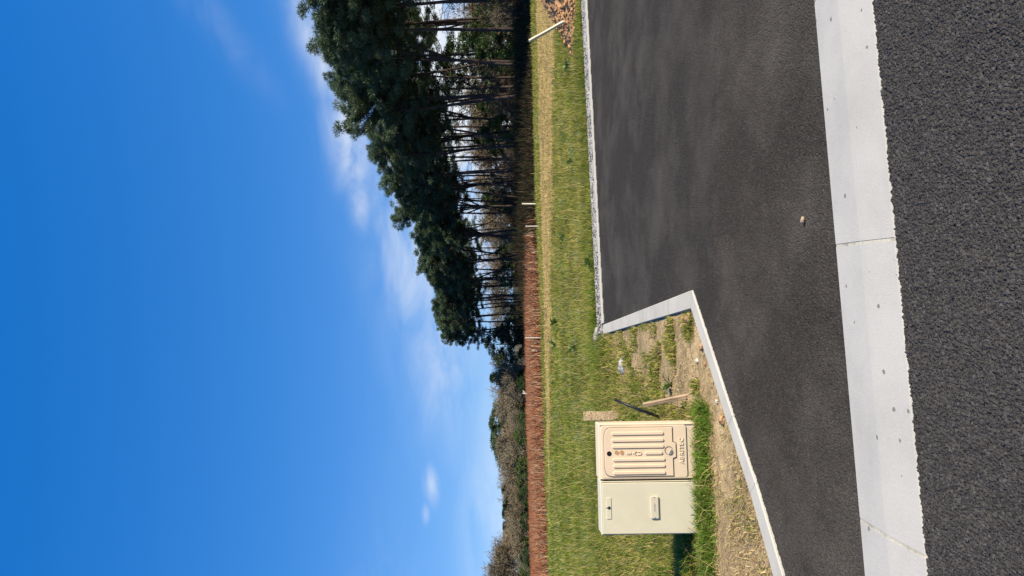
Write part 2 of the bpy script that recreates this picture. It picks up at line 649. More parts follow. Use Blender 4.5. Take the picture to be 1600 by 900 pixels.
gx = spaced([(-3000, -600, 400), (-600, -120, 80), (-120, -30, 10), (-30, -6, 1.0), (-6, -2.6, 0.2), (-2.6, 0.3, 0.05), (0.3, 7, 0.25), (7, 30, 1.0), (30, 120, 10), (120, 600, 80), (600, 3000, 400)])
gy = spaced([(-600, -60, 90), (-60, -4, 8), (-4, 2.8, 0.8), (2.8, 7, 0.05), (7, 16, 0.1), (16, 56, 0.6), (56, 130, 4), (130, 400, 30), (400, 4000, 400)])
GX, GY = np.meshgrid(gx, gy)
P = paved(GX, GY)
GZ = gz(GX, GY) - np.where(P, 0.25, 0.0)
lush = fbm(GX * 0.8, GY * 0.8, 31, 4)
colr = np.zeros(GX.shape + (3,))
colr[:] = (0.17, 0.175, 0.04)
colr += (0.05 * np.clip(lush, -1, 1))[..., None] * np.array([1.0, 0.5, 0.3])
tb = tan_band(GX, GY)[..., None]
colr = colr * (1 - tb) + np.array([0.40, 0.30, 0.12]) * tb
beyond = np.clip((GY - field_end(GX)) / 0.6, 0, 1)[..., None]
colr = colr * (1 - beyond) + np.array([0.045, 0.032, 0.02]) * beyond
deep = np.clip((GY - 300) / 200, 0, 1)[..., None]
colr = colr * (1 - deep) + np.array([0.10, 0.09, 0.05]) * deep
vg = ((GY < 13.2) & (GX < 0.2)).astype(float)
soil = np.clip(1.3 - np.clip((GY - 9.5) / 3.0, 0, 1.3), 0, 1) * vg
soil = soil * np.clip((GX + 2.6 + 0.25 * fbm(GX * 2, GY * 2, 12, 3)) / 0.4, 0.0, 1)
soil = (np.clip(soil, 0, 1) * 0.9)[..., None]
sc_ = np.array([0.42, 0.31, 0.175]) * (1 + 0.5 * fbm(GX * 2.3, GY * 2.3, 44, 4))[..., None]
colr = colr * (1 - soil) + sc_ * soil
nyy, nxx = GX.shape
idx = np.arange(nyy * nxx).reshape(nyy, nxx)
Fq = np.stack([idx[:-1, :-1], idx[:-1, 1:], idx[1:, 1:], idx[1:, :-1]], -1).reshape(-1, 4)
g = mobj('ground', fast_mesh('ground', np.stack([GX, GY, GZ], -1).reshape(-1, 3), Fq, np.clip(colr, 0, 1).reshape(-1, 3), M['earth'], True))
tag(g, 'level field and roadside verge reaching away to the wood', 'ground', kind='structure')

# ---- near road, finely divided where the camera stands close
def grid_sheet(xs, tys, fy, name, mat, z):
    X, T = np.meshgrid(xs, tys)
    Y = fy(X, T)
    ii = np.arange(X.size).reshape(X.shape)
    F = np.stack([ii[:-1, :-1], ii[:-1, 1:], ii[1:, 1:], ii[1:, :-1]], -1).reshape(-1, 4)
    return fast_mesh(name, np.stack([X, Y, np.full_like(X, z)], -1).reshape(-1, 3), F, None, mat, True)


ROAD_Z = -0.022
xs = spaced([(-40, -6, 2.0), (-6, -1.75, 0.25), (-1.75, 1.95, 0.0048), (1.95, 6, 0.25), (6, 40, 2.0)])


def road_y(X, T):
    edge = kerb_near(X) + 0.006 * fbm(X * 9, X * 0 + 3, 4, 4) + 0.010 * vnoise(X * 55, X * 0, 9)
    return np.where(T < 0, T, 1.9 + (edge - 1.9) * T)


tys = np.concatenate([[-7.0, -5, -3, -1.5, -0.4], np.linspace(0.0, 1.0, 270)])
road = mobj('road', grid_sheet(xs, tys, road_y, 'road', M['road'], ROAD_Z))
tag(road, 'coarse dark asphalt road in front of the pale kerb', 'road', kind='structure')

# ---- footway and drive entrance
px = spaced([(-6.5, -1.9, 0.1), (-1.9, 2.3, 0.0075), (2.3, 8, 0.1), (8, 40, 1.0)])
py = spaced([(2.1, 3.1, 0.08), (3.1, 5.7, 0.0075), (5.7, 8, 0.03), (8, 22, 0.08)])
PX, PY = np.meshgrid(px, py)
PZ = 0.004 * fbm(PX * 0.6, PY * 0.6, 17, 3) - 0.002
ii = np.arange(PX.size).reshape(PX.shape)
F = np.stack([ii[:-1, :-1], ii[:-1, 1:], ii[1:, 1:], ii[1:, :-1]], -1).reshape(-1, 4)
cx = PX.ravel()[F].mean(1)
cy = PY.ravel()[F].mean(1)
keep = paved(cx, cy + 0.10) & (cy > kerb_far(cx) - 0.09) & (cy < far_line(cx) + 0.05)
path = mobj('footway', fast_mesh('footway', np.stack([PX, PY, PZ], -1).reshape(-1, 3), F[keep], None, M['path'], True))
tag(path, 'smooth dark asphalt footway and drive entrance between the kerbs', 'pavement', kind='structure')

# ---- kerbs, stone by stone


def prism_piece(name, mat, prof0, prof1, parent, n=1):
    """lofted stone between two cross sections (lists of points)"""
    a, b = np.array(prof0), np.array(prof1)
    k = len(a)
    V = np.concatenate([a + (b - a) * t for t in np.linspace(0, 1, n + 1)])
    Fq, bm = [], bmesh.new()
    vs = [bm.verts.new(v) for v in V]
    for i in range(n):
        for j in range(k):
            bm.faces.new((vs[i * k + j], vs[i * k + (j + 1) % k], vs[(i + 1) * k + (j + 1) % k], vs[(i + 1) * k + j]))
    bm.faces.new(vs[:k][::-1])
    bm.faces.new(vs[-k:])
    bmesh.ops.recalc_face_normals(bm, faces=bm.faces)
    return mobj(name, bm_mesh(name, bm, mat), parent)


kerb = tag(empty('road_kerb', (0, 0, 0)), 'broad pale concrete dropped kerb along the road', 'kerb', kind='structure')
joints = [0.172 + 1.195 * k for k in range(-4, 5)]


def kprof(x):
    yf, yn = kerb_far(x), kerb_near(x) - 0.03
    w = yf - yn
    return [(x, yf, -0.22), (x, yf, 0.001), (x, yf - 0.007, 0.008), (x, yf - 0.50 * w, 0.007), (x, yf - 0.58 * w, 0.003), (x, yn + 0.006, -0.019), (x, yn, -0.03), (x, yn, -0.22)]


for a, b in zip(joints[:-1], joints[1:]):
    prism_piece('kerb_stone', M['kerb'], kprof(a + 0.007), kprof(b - 0.007), kerb, 6)
for a in joints[1:-1]:
    p0 = [(x, y, z - 0.002) for x, y, z in kprof(a - 0.0068)]
    p1 = [(x, y, z - 0.002) for x, y, z in kprof(a + 0.0068)]
    prism_piece('mortar_joint', M['mortar'], p0, p1, kerb)

edge = tag(empty('verge_edging', (0, 0, 0)), 'narrow pale concrete edging that turns a corner round the verge', 'kerb', kind='structure')


def edging(o0, o1, i0, i1, z0, z1, parent, mat):
    """stone with outer side o0-o1 and inner side i0-i1"""
    o0, o1, i0, i1 = (np.array(p) for p in (o0, o1, i0, i1))
    bv = 0.006

    def sec(o, i):
        d = (i - o) / np.linalg.norm(i - o)
        return [(*o, z0), (*o, z1 - bv), (*(o + d * bv), z1), (*(i - d * bv), z1), (*i, z1 - bv), (*i, z0)]
    return prism_piece('kerb_stone', mat, sec(o0, i0), sec(o1, i1), parent, 3)


def lerp(a, b, t):
    return (a[0] + (b[0] - a[0]) * t, a[1] + (b[1] - a[1]) * t)


KO1, KO2 = (-0.630, 12.66), (-0.040, 6.375)
KI1, KI2 = (-0.785, 12.66), (-0.196, 6.41)
cuts = [0.0, 0.2, 0.47, 0.66, 0.85, 1.0]
for a, b in zip(cuts[:-1], cuts[1:]):
    e0, e1 = (0.0009 if a > 0 else 0), (0.0009 if b < 1 else 0)
    edging(lerp(KO1, KO2, a + e0), lerp(KO1, KO2, b - e1), lerp(KI1, KI2, a + e0), lerp(KI1, KI2, b - e1), -0.3, 0.012, edge, M['kerb2'])
OUT = [(-0.040, 6.371), (-0.895, 5.233), (-1.232, 4.757), (-1.633, 4.294), (-2.06, 3.78), (-2.60, 3.36), (-3.6, 3.11), (-6.0, 2.83)]
INN = [(-0.196, 6.406), (-0.985, 5.345), (-1.325, 4.868), (-1.745, 4.394), (-2.17, 3.89), (-2.68, 3.49), (-3.62, 3.25), (-6.0, 2.97)]
for a, b, c_, d in zip(OUT[:-1], OUT[1:], INN[:-1], INN[1:]):
    edging(lerp(a, b, 0.002), lerp(a, b, 0.998), lerp(c_, d, 0.002), lerp(c_, d, 0.998), -0.3, 0.012, edge, M['kerb2'])

fark = tag(empty('far_edging', (0, 0, 0)), 'thin straight concrete edging at the far side of the drive', 'kerb', kind='structure')
x = -0.60
while x < 30:
    x1 = x + 1.14
    o0, o1 = (x + 0.002, far_line(x)), (x1 - 0.002, far_line(x1))
    edging(o0, o1, (o0[0] - 0.04, o0[1] + 0.16), (o1[0] - 0.04, o1[1] + 0.16), -0.3, 0.016, fark, M['kerb2'])
    x = x1

# ---- rough concrete haunching with loose chippings behind the far edging
hx = np.arange(-0.85, 14, 0.06)
ht = np.linspace(0, 1, 11)
HX, HT = np.meshgrid(hx, ht)
wid = 0.36 + 0.10 * fbm(HX * 2.0, HX * 0, 2, 3)
HY = far_line(HX) + 0.14 + wid * HT
HZ = 0.002 + 0.05 * np.sin(np.clip(HT, 0, 1) * math.pi * 0.8) + 0.03 * fbm(HX * 9, HY * 9, 6, 4)
HZ[-1] = -0.06
ii = np.arange(HX.size).reshape(HX.shape)
F = np.stack([ii[:-1, :-1], ii[:-1, 1:], ii[1:, 1:], ii[1:, :-1]], -1).reshape(-1, 4)
ho = mobj('concrete_haunch', fast_mesh('concrete_haunch', np.stack([HX, HY, HZ], -1).reshape(-1, 3), F, None, M['haunch'], False))
tag(ho, 'rough grey concrete haunch behind the far edging', 'ground', kind='structure')

ICO = None


def ico():
    global ICO
    if ICO is None:
        bm = bmesh.new()
        bmesh.ops.create_icosphere(bm, subdivisions=1, radius=1.0)
        bm.verts.index_update()
        ICO = (np.array([v.co[:] for v in bm.verts]), np.array([[v.index for v in f.verts] for f in bm.faces]))
        bm.free()
    return ICO


def lumps(pos, rad, cols, flat=0.7, rough=0.3):
    v, f = ico()
    n = len(pos)
    jit = 1 + rough * rng.uniform(-1, 1, (n, len(v), 1))
    V = v[None] * jit * rad[:, None, None]
    V[..., 2] *= flat
    V = V + pos[:, None, :]
    Fm = f[None] + (np.arange(n) * len(v))[:, None, None]
    Cm = np.repeat(cols[:, None, :], len(v), 1)
    return V.reshape(-1, 3), Fm.reshape(-1, 3), Cm.reshape(-1, 3)


n = 5200
qx = rng.uniform(-0.8, 9, n)
qt = rng.uniform(0, 1, n)
qy = far_line(qx) + 0.16 + 0.33 * qt
qz = 0.006 + 0.05 * np.sin(qt * math.pi * 0.8)
qr = rng.uniform(0.008, 0.024, n)
cc = rng.uniform(0.05, 0.42, n)[:, None] * np.array([1.0, 0.98, 0.93])
V, F, C = lumps(np.stack([qx, qy, qz], 1), qr, cc)
tag(mobj('gravel', fast_mesh('gravel', V, F, C, M['gravel'])), 'loose grey chippings on the haunch behind the far edging', 'gravel', kind='stuff')

# ------------------------------------------------------------------ blades (grass, straw, bracken)


def blades(x, y, z, h, w, lean, col, bend=0.5, two=True, az_=None, tipdark=1.0):
    n = len(x)
    a = rng.uniform(0, 2 * math.pi, n) if az_ is None else az_
    lx, ly = np.cos(a) * lean * h, np.sin(a) * lean * h
    fa = rng.uniform(0, math.pi, n)
    wx, wy = np.cos(fa) * w / 2, np.sin(fa) * w / 2
    z = z - 0.01
    b0 = np.stack([x - wx, y - wy, z], 1)
    b1 = np.stack([x + wx, y + wy, z], 1)
    if two:
        mx_, my_, mz_ = x + lx * 0.35, y + ly * 0.35, z + h * 0.6 * np.clip(1.1 - 0.4 * lean, 0.2, 1)
        m0 = np.stack([mx_ - wx * 0.8, my_ - wy * 0.8, mz_], 1)
        m1 = np.stack([mx_ + wx * 0.8, my_ + wy * 0.8, mz_], 1)
        t = np.stack([x + lx, y + ly, z + h * np.clip(1 - bend * lean * 0.8, 0.1, 1)], 1)
        V = np.stack([b0, b1, m0, m1, t], 1).reshape(-1, 3)
        k = np.arange(n)[:, None] * 5
        F = np.concatenate([k + [0, 1, 3], k + [0, 3, 2], k + [2, 3, 4]], 0)
        C = np.repeat(col, 5, 0)
    else:
        t = np.stack([x + lx, y + ly, z + h * np.clip(1 - bend * lean * 0.8, 0.1, 1)], 1)
        V = np.stack([b0, b1, t], 1).reshape(-1, 3)
        k = np.arange(n)[:, None] * 3
        F = k + [0, 1, 2]
        C = np.repeat(col, 3, 0)
    return V, F, C


GREENS = np.array([1.15, 1.1, 0.8]) * np.array([[0.085, 0.150, 0.022], [0.115, 0.180, 0.030], [0.145, 0.200, 0.045], [0.070, 0.125, 0.025], [0.17, 0.21, 0.06]])
YELLOWS = np.array([1.15, 1.12, 0.72]) * np.array([[0.30, 0.27, 0.10], [0.26, 0.26, 0.075], [0.34, 0.29, 0.13], [0.22, 0.24, 0.06]])
STRAWS = np.array([1.05, 1.0, 0.85]) * np.array([[0.45, 0.35, 0.18], [0.52, 0.42, 0.24], [0.36, 0.27, 0.14], [0.42, 0.36, 0.20]])
LUSH = 1.15 * np.array([[0.110, 0.200, 0.020], [0.145, 0.240, 0.030], [0.18, 0.27, 0.045], [0.085, 0.16, 0.02]])


def pick(pal, n):
    c = pal[rng.integers(0, len(pal), n)]
    return c * rng.uniform(0.8, 1.2, (n, 1))


def mixcol(n, wts):
    """wts: list of (palette, weight array)"""
    w = np.stack([np.broadcast_to(k, (n,)) for _, k in wts], 1).astype(float)
    w = np.clip(w, 0, None)
    w /= w.sum(1, keepdims=True) + 1e-9
    u = rng.uniform(0, 1, n)[:, None]
    sel = (u > np.cumsum(w, 1)).sum(1).clip(0, len(wts) - 1)
    out = np.zeros((n, 3))
    for i, (pal, _) in enumerate(wts):
        q = sel == i
        out[q] = pick(pal, int(q.sum()))
    return out


def field_points(n, d0, d1, half=0.50):
    """points thinning out with distance as they shrink"""
    d = 1.0 / rng.uniform(1 / d1, 1 / d0, n)
    return d * rng.uniform(-half, half, n), d


# meadow
acc = Acc()
x, y = field_points(330000, 12.2, 51, 0.47)
ok = ~paved(x, y - 0.55) & (y < field_end(x) + 0.4) & ~((x > -0.9) & (y < far_line(x) + 0.55))
x, y = x[ok], y[ok]
tb = tan_band(x, y)
clump = 0.6 * fbm(x * 0.9, y * 0.9, 31, 4) + 0.75 * fbm(x * 2.6, y * 2.0, 91, 3)
patch = fbm(x * 0.23, y * 0.3, 77, 3)
nearedge = np.clip(1 - (y - far_line(x)) / 2.6, 0, 1) * (x > -1.2)
leftg = np.clip((-x + 0.02 * y) / (0.25 * y), 0, 1)
greenw = 0.55 + 0.7 * clump + 0.35 * patch + 1.3 * nearedge + 1.0 * leftg
c_ = mixcol(len(x), [(GREENS, np.clip(greenw, 0.04, 2) * (1 - 0.9 * tb)), (YELLOWS, (np.clip(0.85 - 0.5 * clump, 0.05, 2) - 0.3 * leftg) * (1 - 0.6 * tb)), (STRAWS, 0.12 + 0.15 * np.clip(-clump, 0, 1) + 1.7 * tb)])
c_ = c_ * np.clip(1 + 0.55 * fbm(x * 1.7, y * 1.2, 131, 4), 0.5, 1.6)[:, None]
h = (0.10 + 0.07 * rng.uniform(-1, 1, len(x)) + 0.17 * np.clip(clump + 0.1, 0, 1) + 0.08 * nearedge) * (1 - 0.45 * tb)
h = np.clip(h, 0.03, 0.5)
w = np.clip(0.0011 * y, 0.012, 0.05) * rng.uniform(0.6, 1.3, len(x))
acc.add(*blades(x, y, gz(x, y), h, w, rng.uniform(0.1, 1.1, len(x)), c_, two=False))
# tall dry stems here and there
x, y = field_points(2600, 13.5, 48, 0.46)
ok = ~paved(x, y - 0.6) & (y < field_end(x)) & ~((x > -0.9) & (y < far_line(x) + 0.8))
x, y = x[ok], y[ok]
acc.add(*blades(x, y, gz(x, y), rng.uniform(0.25, 0.55, len(x)), 0.00055 * y, rng.uniform(0.05, 0.6, len(x)), pick(STRAWS, len(x)) * 1.15, two=False))
# leafy tussocks, glints of light put into their pale colours
cx_, cy_ = field_points(420, 13.6, 44, 0.46)
ok = ~paved(cx_, cy_ - 0.8) & (cy_ < field_end(cx_) - 1) & ~((cx_ > -0.9) & (cy_ < far_line(cx_) + 1.0)) & (tan_band(cx_, cy_) < 0.4)
cx_, cy_ = np.repeat(cx_[ok], 16), np.repeat(cy_[ok], 16)
x, y = cx_ + rng.normal(0, 0.07, len(cx_)), cy_ + rng.normal(0, 0.09, len(cx_))
PALE_GLINT = np.array([[0.23, 0.29, 0.13], [0.15, 0.21, 0.06], [0.30, 0.34, 0.19]])
acc.add(*blades(x, y, gz(x, y), rng.uniform(0.12, 0.30, len(x)), np.clip(0.0016 * y, 0.02, 0.06), rng.uniform(0.3, 1.4, len(x)), pick(PALE_GLINT, len(x)), two=False))
tag(mobj('meadow_grass', acc.mesh('meadow_grass', M['grass'])), 'patchy green and straw coloured meadow grass of the field', 'grass', kind='stuff')

# meadow behind and beside the cabinets, and the verge
acc = Acc()
n = 150000
y = 1.0 / rng.uniform(1 / 13.6, 1 / 6.3, n)
x = rng.uniform(-0.62, 0.0, n) * y
inside = (x < verge_x(y) - 0.10)
dens = np.clip((-x - 1.05 + 0.25 * fbm(x * 1.5, y * 1.5, 14, 3)) / 0.35, 0, 1)       # thick on the left
dens = np.maximum(dens, np.clip((y - 10.7 + 0.8 * fbm(x * 1.3, y * 1.3, 15, 3)) / 0.9, 0, 1))
tuft = fbm(x * 3.2, y * 2.2, 19, 3)
dens = np.maximum(dens, np.clip((tuft - 0.02) * 3.0, 0, 0.8))
ok = inside & (rng.uniform(0, 1, n) < dens)
x, y, tuft, dens = x[ok], y[ok], tuft[ok], dens[ok]
clump = fbm(x * 1.4, y * 1.4, 35, 4)
thick = np.clip((-x - 1.0) / 0.4, 0, 1)
thick = np.maximum(thick, np.clip((y - 10.7) / 1.0, 0, 1))
c_ = mixcol(len(x), [(GREENS, 0.6 + 0.6 * clump), (YELLOWS, 0.35 - 0.3 * clump), (STRAWS, 0.30)])
h = np.clip((0.05 + 0.06 * rng.uniform(0, 1, len(x))) * (1 - thick) + thick * (0.13 + 0.12 * clump + 0.07 * rng.uniform(-1, 1, len(x))), 0.02, 0.4)
acc.add(*blades(x, y, gz(x, y), h, rng.uniform(0.006, 0.014, len(x)), rng.uniform(0.15, 1.2, len(x)), c_, two=True))
tag(mobj('verge_grass', acc.mesh('verge_grass', M['grass'])), 'rough tufted grass on the verge round the cabinets', 'grass', kind='stuff')

# lush band at the foot of the cabinets
CR, CL = np.array([-1.116, 6.27]), np.array([-1.99, 6.18])
acc = Acc()
n = 15000
t = rng.uniform(-0.18, 2.2, n)
off = np.abs(rng.normal(0, 0.14, n)) + 0.012
x = CR[0] + (CL[0] - CR[0]) * t + 0.10 * off
y = CR[1] + (CL[1] - CR[1]) * t - off - 0.03
ok = (x < verge_x(y) - 0.25) & (off < 0.42 + 0.08 * vnoise(x * 7, y * 0, 3)) & (rng.uniform(0, 1, n) < np.clip(0.75 + 0.8 * fbm(x * 5, y * 5, 61, 3), 0.1, 1))
x, y = x[ok], y[ok]
c_ = mixcol(len(x), [(LUSH, 1.0), (GREENS, 0.35), (STRAWS, 0.10)])
acc.add(*blades(x, y, gz(x, y), rng.uniform(0.04, 0.15, len(x)) + 0.09 * np.clip(fbm(x * 6, y * 6, 71, 2), 0, 1), rng.uniform(0.004, 0.009, len(x)), rng.uniform(0.3, 1.6, len(x)), c_))
n = 90
t = rng.uniform(0, 2.1, n)
x = CR[0] + (CL[0] - CR[0]) * t
y = CR[1] + (CL[1] - CR[1]) * t - rng.uniform(0.05, 0.4, n)
acc.add(*blades(x, y, gz(x, y), rng.uniform(0.15, 0.32, n), rng.uniform(0.005, 0.009, n), rng.uniform(0.4, 1.4, n), pick(STRAWS, n)))
tag(mobj('lush_grass', acc.mesh('lush_grass', M['grass'])), 'bright green band of long grass at the foot of the cabinets', 'grass', kind='stuff')

# sparse seedlings and cut straw lying on the bare verge
acc = Acc()
n = 90000
y = 1.0 / rng.uniform(1 / 12.8, 1 / 3.6, n)
x = rng.uniform(-0.62, 0.0, n) * y
ok = (x < verge_x(y) - 0.09)
ok &= rng.uniform(0, 1, n) < np.clip(0.55 + 1.1 * fbm(x * 2.0, y * 2.0, 45, 3), 0.12, 1)
x, y = x[ok], y[ok]
a = rng.uniform(0, 2 * math.pi, len(x))
L = rng.uniform(0.012, 0.05, len(x)) * (0.7 + 0.06 * y)
w = rng.uniform(0.0018, 0.0040, len(x)) * (0.6 + 0.12 * y)
z0 = gz(x, y) + rng.uniform(0.003, 0.018, len(x))
dx, dy = np.cos(a) * L / 2, np.sin(a) * L / 2
wx, wy = -np.sin(a) * w / 2, np.cos(a) * w / 2
dz = rng.uniform(-0.012, 0.012, len(x))
V = np.stack([np.stack([x - dx - wx, y - dy - wy, z0 - dz], 1), np.stack([x - dx + wx, y - dy + wy, z0 - dz], 1), np.stack([x + dx + wx, y + dy + wy, z0 + dz], 1), np.stack([x + dx - wx, y + dy - wy, z0 + dz], 1)], 1).reshape(-1, 3)
k = np.arange(len(x))[:, None] * 4
F = np.concatenate([k + [0, 1, 2], k + [0, 2, 3]], 0)
c_ = mixcol(len(x), [(STRAWS * 1.05, 1.0), (np.array([[0.2, 0.14, 0.08], [0.30, 0.2, 0.11]]), 0.35)])
acc.add(V, F, np.repeat(c_, 4, 0))
tag(mobj('cut_straw', acc.mesh('cut_straw', M['straw'])), 'pale cut straw scattered over the bare verge soil', 'straw', kind='stuff')

acc = Acc()
n = 26000
y = 1.0 / rng.uniform(1 / 6.4, 1 / 3.6, n)
x = rng.uniform(-0.62, 0.0, n) * y
tuft = fbm(x * 4.5, y * 4.5, 23, 3)
edgeg = np.clip(1 - (verge_x(y) - x - 0.1) / 0.25, 0, 1)
ok = (x < verge_x(y) - 0.09) & (rng.uniform(0, 1, n) < np.clip((tuft - 0.12) * 2.6, 0, 0.85) + 0.10 * edgeg)
x, y = x[ok], y[ok]
c_ = mixcol(len(x), [(GREENS, 0.8), (YELLOWS, 0.3), (STRAWS, 0.3)])
acc.add(*blades(x, y, gz(x, y), rng.uniform(0.02, 0.075, len(x)), rng.uniform(0.004, 0.009, len(x)), rng.uniform(0.2, 1.3, len(x)), c_))
tag(mobj('seedling_grass', acc.mesh('seedling_grass', M['grass'])), 'sparse young grass coming through the strip beside the edging', 'grass', kind='stuff')

# dead bracken
acc = Acc()
n = 190000
d = 1.0 / rng.uniform(1 / 125.0, 1 / 33.0, n)
x = d * rng.uniform(-0.52, 0.22, n)
y = d
depth = y - field_end(x)
rightfade = np.clip((5.0 - x + 1.5 * vnoise(x * 0.8, y * 0.3, 2)) / 7.0, 0, 1) ** 1.5
ok = (depth > 0.1) & (y < forest_front(x) + 4) & (rng.uniform(0, 1, n) < rightfade)
x, y, depth = x[ok], y[ok], depth[ok]
lum = fbm(x * 0.35, y * 0.2, 51, 4)
h = np.clip((0.82 + 0.16 * lum + 0.16 * rng.uniform(-1, 1, len(x))) * np.clip(0.5 + depth * 0.5, 0.5, 1) * np.interp(x / y, [-0.4, 0.0, 0.2], [0.78, 1.05, 0.8]), 0.15, 1.6)
BR = np.array([1.02, 0.92, 0.84]) * np.array([[0.27, 0.115, 0.062], [0.33, 0.145, 0.080], [0.21, 0.085, 0.048], [0.36, 0.20, 0.12]])
c_ = mixcol(len(x), [(BR, 1.0), (np.array([[0.42, 0.30, 0.19]]), np.clip(0.45 - depth * 0.05, 0.04, 0.45))])
c_ *= (1 + 0.25 * np.clip(lum, -1, 1))[:, None]
acc.add(*blades(x, y, gz(x, y), h, 0.0007 * y * rng.uniform(0.6, 1.5, len(x)), rng.uniform(0.0, 0.8, len(x)), c_, two=True))
tag(mobj('bracken', acc.mesh('bracken', M['bracken'])), 'belt of rust red dead bracken between field and wood', 'bracken', kind='stuff')

# brambles and dead stems on the floor of the wood
acc = Acc()
n = 60000
d = 1.0 / rng.uniform(1 / 120.0, 1 / 44.0, n)
x = d * rng.uniform(-0.08, 0.47, n)
y = d
depth = y - field_end(x)
ok = (depth > 0.05) & (y < forest_front(x) + 25) & (rng.uniform(0, 1, n) < np.clip((x + 3) / 6, 0, 1))
x, y, depth = x[ok], y[ok], depth[ok]
lum = fbm(x * 0.4, y * 0.25, 151, 3)
c_ = mixcol(len(x), [(np.array([[0.040, 0.029, 0.020], [0.055, 0.037, 0.023], [0.028, 0.022, 0.015]]), 1.0), (np.array([[0.030, 0.042, 0.014]]), 0.35 + 0.6 * lum), (np.array([[0.14, 0.11, 0.065]]), 0.05)])  # stem colours darkened to carry the shade of the wood
h = np.clip((0.75 + 0.45 * lum + 0.35 * rng.uniform(-1, 1, len(x))) * np.clip(0.35 + depth * 0.15, 0.3, 1.6), 0.12, 2.2)
acc.add(*blades(x, y, gz(x, y), h, 0.0007 * y * rng.uniform(0.6, 1.6, len(x)), rng.uniform(0.0, 0.9, len(x)), c_, two=True))
tag(mobj('undergrowth', acc.mesh('undergrowth', M['bracken'])), 'dark brambles and dead stems on the floor of the pine wood', 'undergrowth', kind='stuff')

# ------------------------------------------------------------------ soil heap
hc, rx, ry, HH = (8.85, 17.35), 3.65, 2.15, 1.75
u = np.linspace(-1.05, 1.05, 150)
UX, UY = np.meshgrid(u, u)
X, Y = hc[0] + UX * rx, hc[1] + UY * ry
r = np.sqrt(UX ** 2 + UY ** 2) * (1 + 0.10 * fbm(UX * 2.2, UY * 2.2, 5, 3))
Z = HH * np.clip(1 - r ** 1.15, -0.1, 1) + np.clip(1.03 - r, 0, 1) ** 0.35 * (0.20 * fbm(X * 1.8, Y * 1.8, 9, 5) + 0.16 * np.abs(fbm(X * 5, Y * 5, 13, 4))) - 0.03
ii = np.arange(X.size).reshape(X.shape)
F = np.stack([ii[:-1, :-1], ii[:-1, 1:], ii[1:, 1:], ii[1:, :-1]], -1).reshape(-1, 4)
keepf = r.ravel()[F].min(1) < 1.04
root = tag(empty('soil_heap', (hc[0], hc[1], 0)), 'heap of dug orange clay behind the far edging at the picture border', 'soil heap')
mobj('earth_mass', fast_mesh('earth_mass', np.stack([X - hc[0], Y - hc[1], Z], -1).reshape(-1, 3), F[keepf], None, M['clay'], False), root)


def heap_z(px_, py_):
    a, b = (px_ - hc[0]) / rx, (py_ - hc[1]) / ry
    rr = np.sqrt(a * a + b * b) * (1 + 0.10 * fbm(a * 2.2, b * 2.2, 5, 3))
    return HH * np.clip(1 - rr ** 1.15, -0.1, 1) + np.clip(1.03 - rr, 0, 1) ** 0.35 * (0.20 * fbm(px_ * 1.8, py_ * 1.8, 9, 5) + 0.16 * np.abs(fbm(px_ * 5, py_ * 5, 13, 4))) - 0.03


n = 5200
a = rng.uniform(0, 2 * math.pi, n)
q = np.sqrt(rng.uniform(0, 1.15, n))
X, Y = hc[0] + q * rx * np.cos(a), hc[1] + q * ry * np.sin(a)
ok = Y > far_line(X) + 0.5
X, Y = X[ok], Y[ok]
Z = np.maximum(heap_z(X, Y), gz(X, Y))
rr_ = rng.uniform(0.012, 0.035, len(X)) + 0.05 * rng.uniform(0, 1, len(X)) ** 6
cc = np.array([0.46, 0.255, 0.115]) * rng.uniform(0.6, 1.25, (len(X), 1))
V, F, C = lumps(np.stack([X - hc[0], Y - hc[1], Z], 1), rr_, cc, 0.75, 0.35)
tag(mobj('clods', fast_mesh('clods', V, F, C, M['gravel']), root), kind='stuff')


def stick(name, p0, p1, w, d, mat, roll=0.0, bevel=0.004, parent=None, point=False):
    """squared timber from p0 (foot) to p1 (head)"""
    p0, p1 = Vector(p0), Vector(p1)
    L = (p1 - p0).length
    bm = bmesh.new()
    bmesh.ops.create_cube(bm, size=1.0)
    bmesh.ops.scale(bm, vec=(w, d, L), verts=bm.verts)
    bmesh.ops.translate(bm, vec=(0, 0, L / 2), verts=bm.verts)
    bmesh.ops.subdivide_edges(bm, edges=[e for e in bm.edges if abs(e.verts[0].co.z - e.verts[1].co.z) > L / 2], cuts=5)
    for v in bm.verts:
        v.co.x += 0.04 * w * math.sin(v.co.z / L * 9 + w * 100)
        if point and v.co.z > L - 1e-4:
            v.co.x *= 0.75
            v.co.y *= 0.75
    bmesh.ops.bevel(bm, geom=[e for e in bm.edges if e.is_boundary is False and e.calc_face_angle(0) > 0.6], offset=bevel, segments=1, affect='EDGES')
    o = mobj(name, bm_mesh(name, bm, mat), parent)
    o.location = p0
    o.rotation_euler = ((p1 - p0).to_track_quat('Z', 'Y') @ Matrix.Rotation(roll, 3, 'Z').to_quaternion()).to_euler()
    return o


st = stick('wooden_stake', (5.72, 16.55, 0.30), (5.30, 16.50, 1.05), 0.06, 0.05, M['wood_pale'], 0.4)
tag(st, 'long pale wooden stake leaning out of the clay heap', 'stake')

# ------------------------------------------------------------------ the two cabinets
ANG = math.atan2(0.09, 0.874)
ux = Vector((math.cos(ANG), math.sin(ANG), 0))
R0 = Vector((-1.116, 6.27, 0))


def cab_at(w):
    p = R0 - ux * w
    return (p.x, p.y, -0.02)


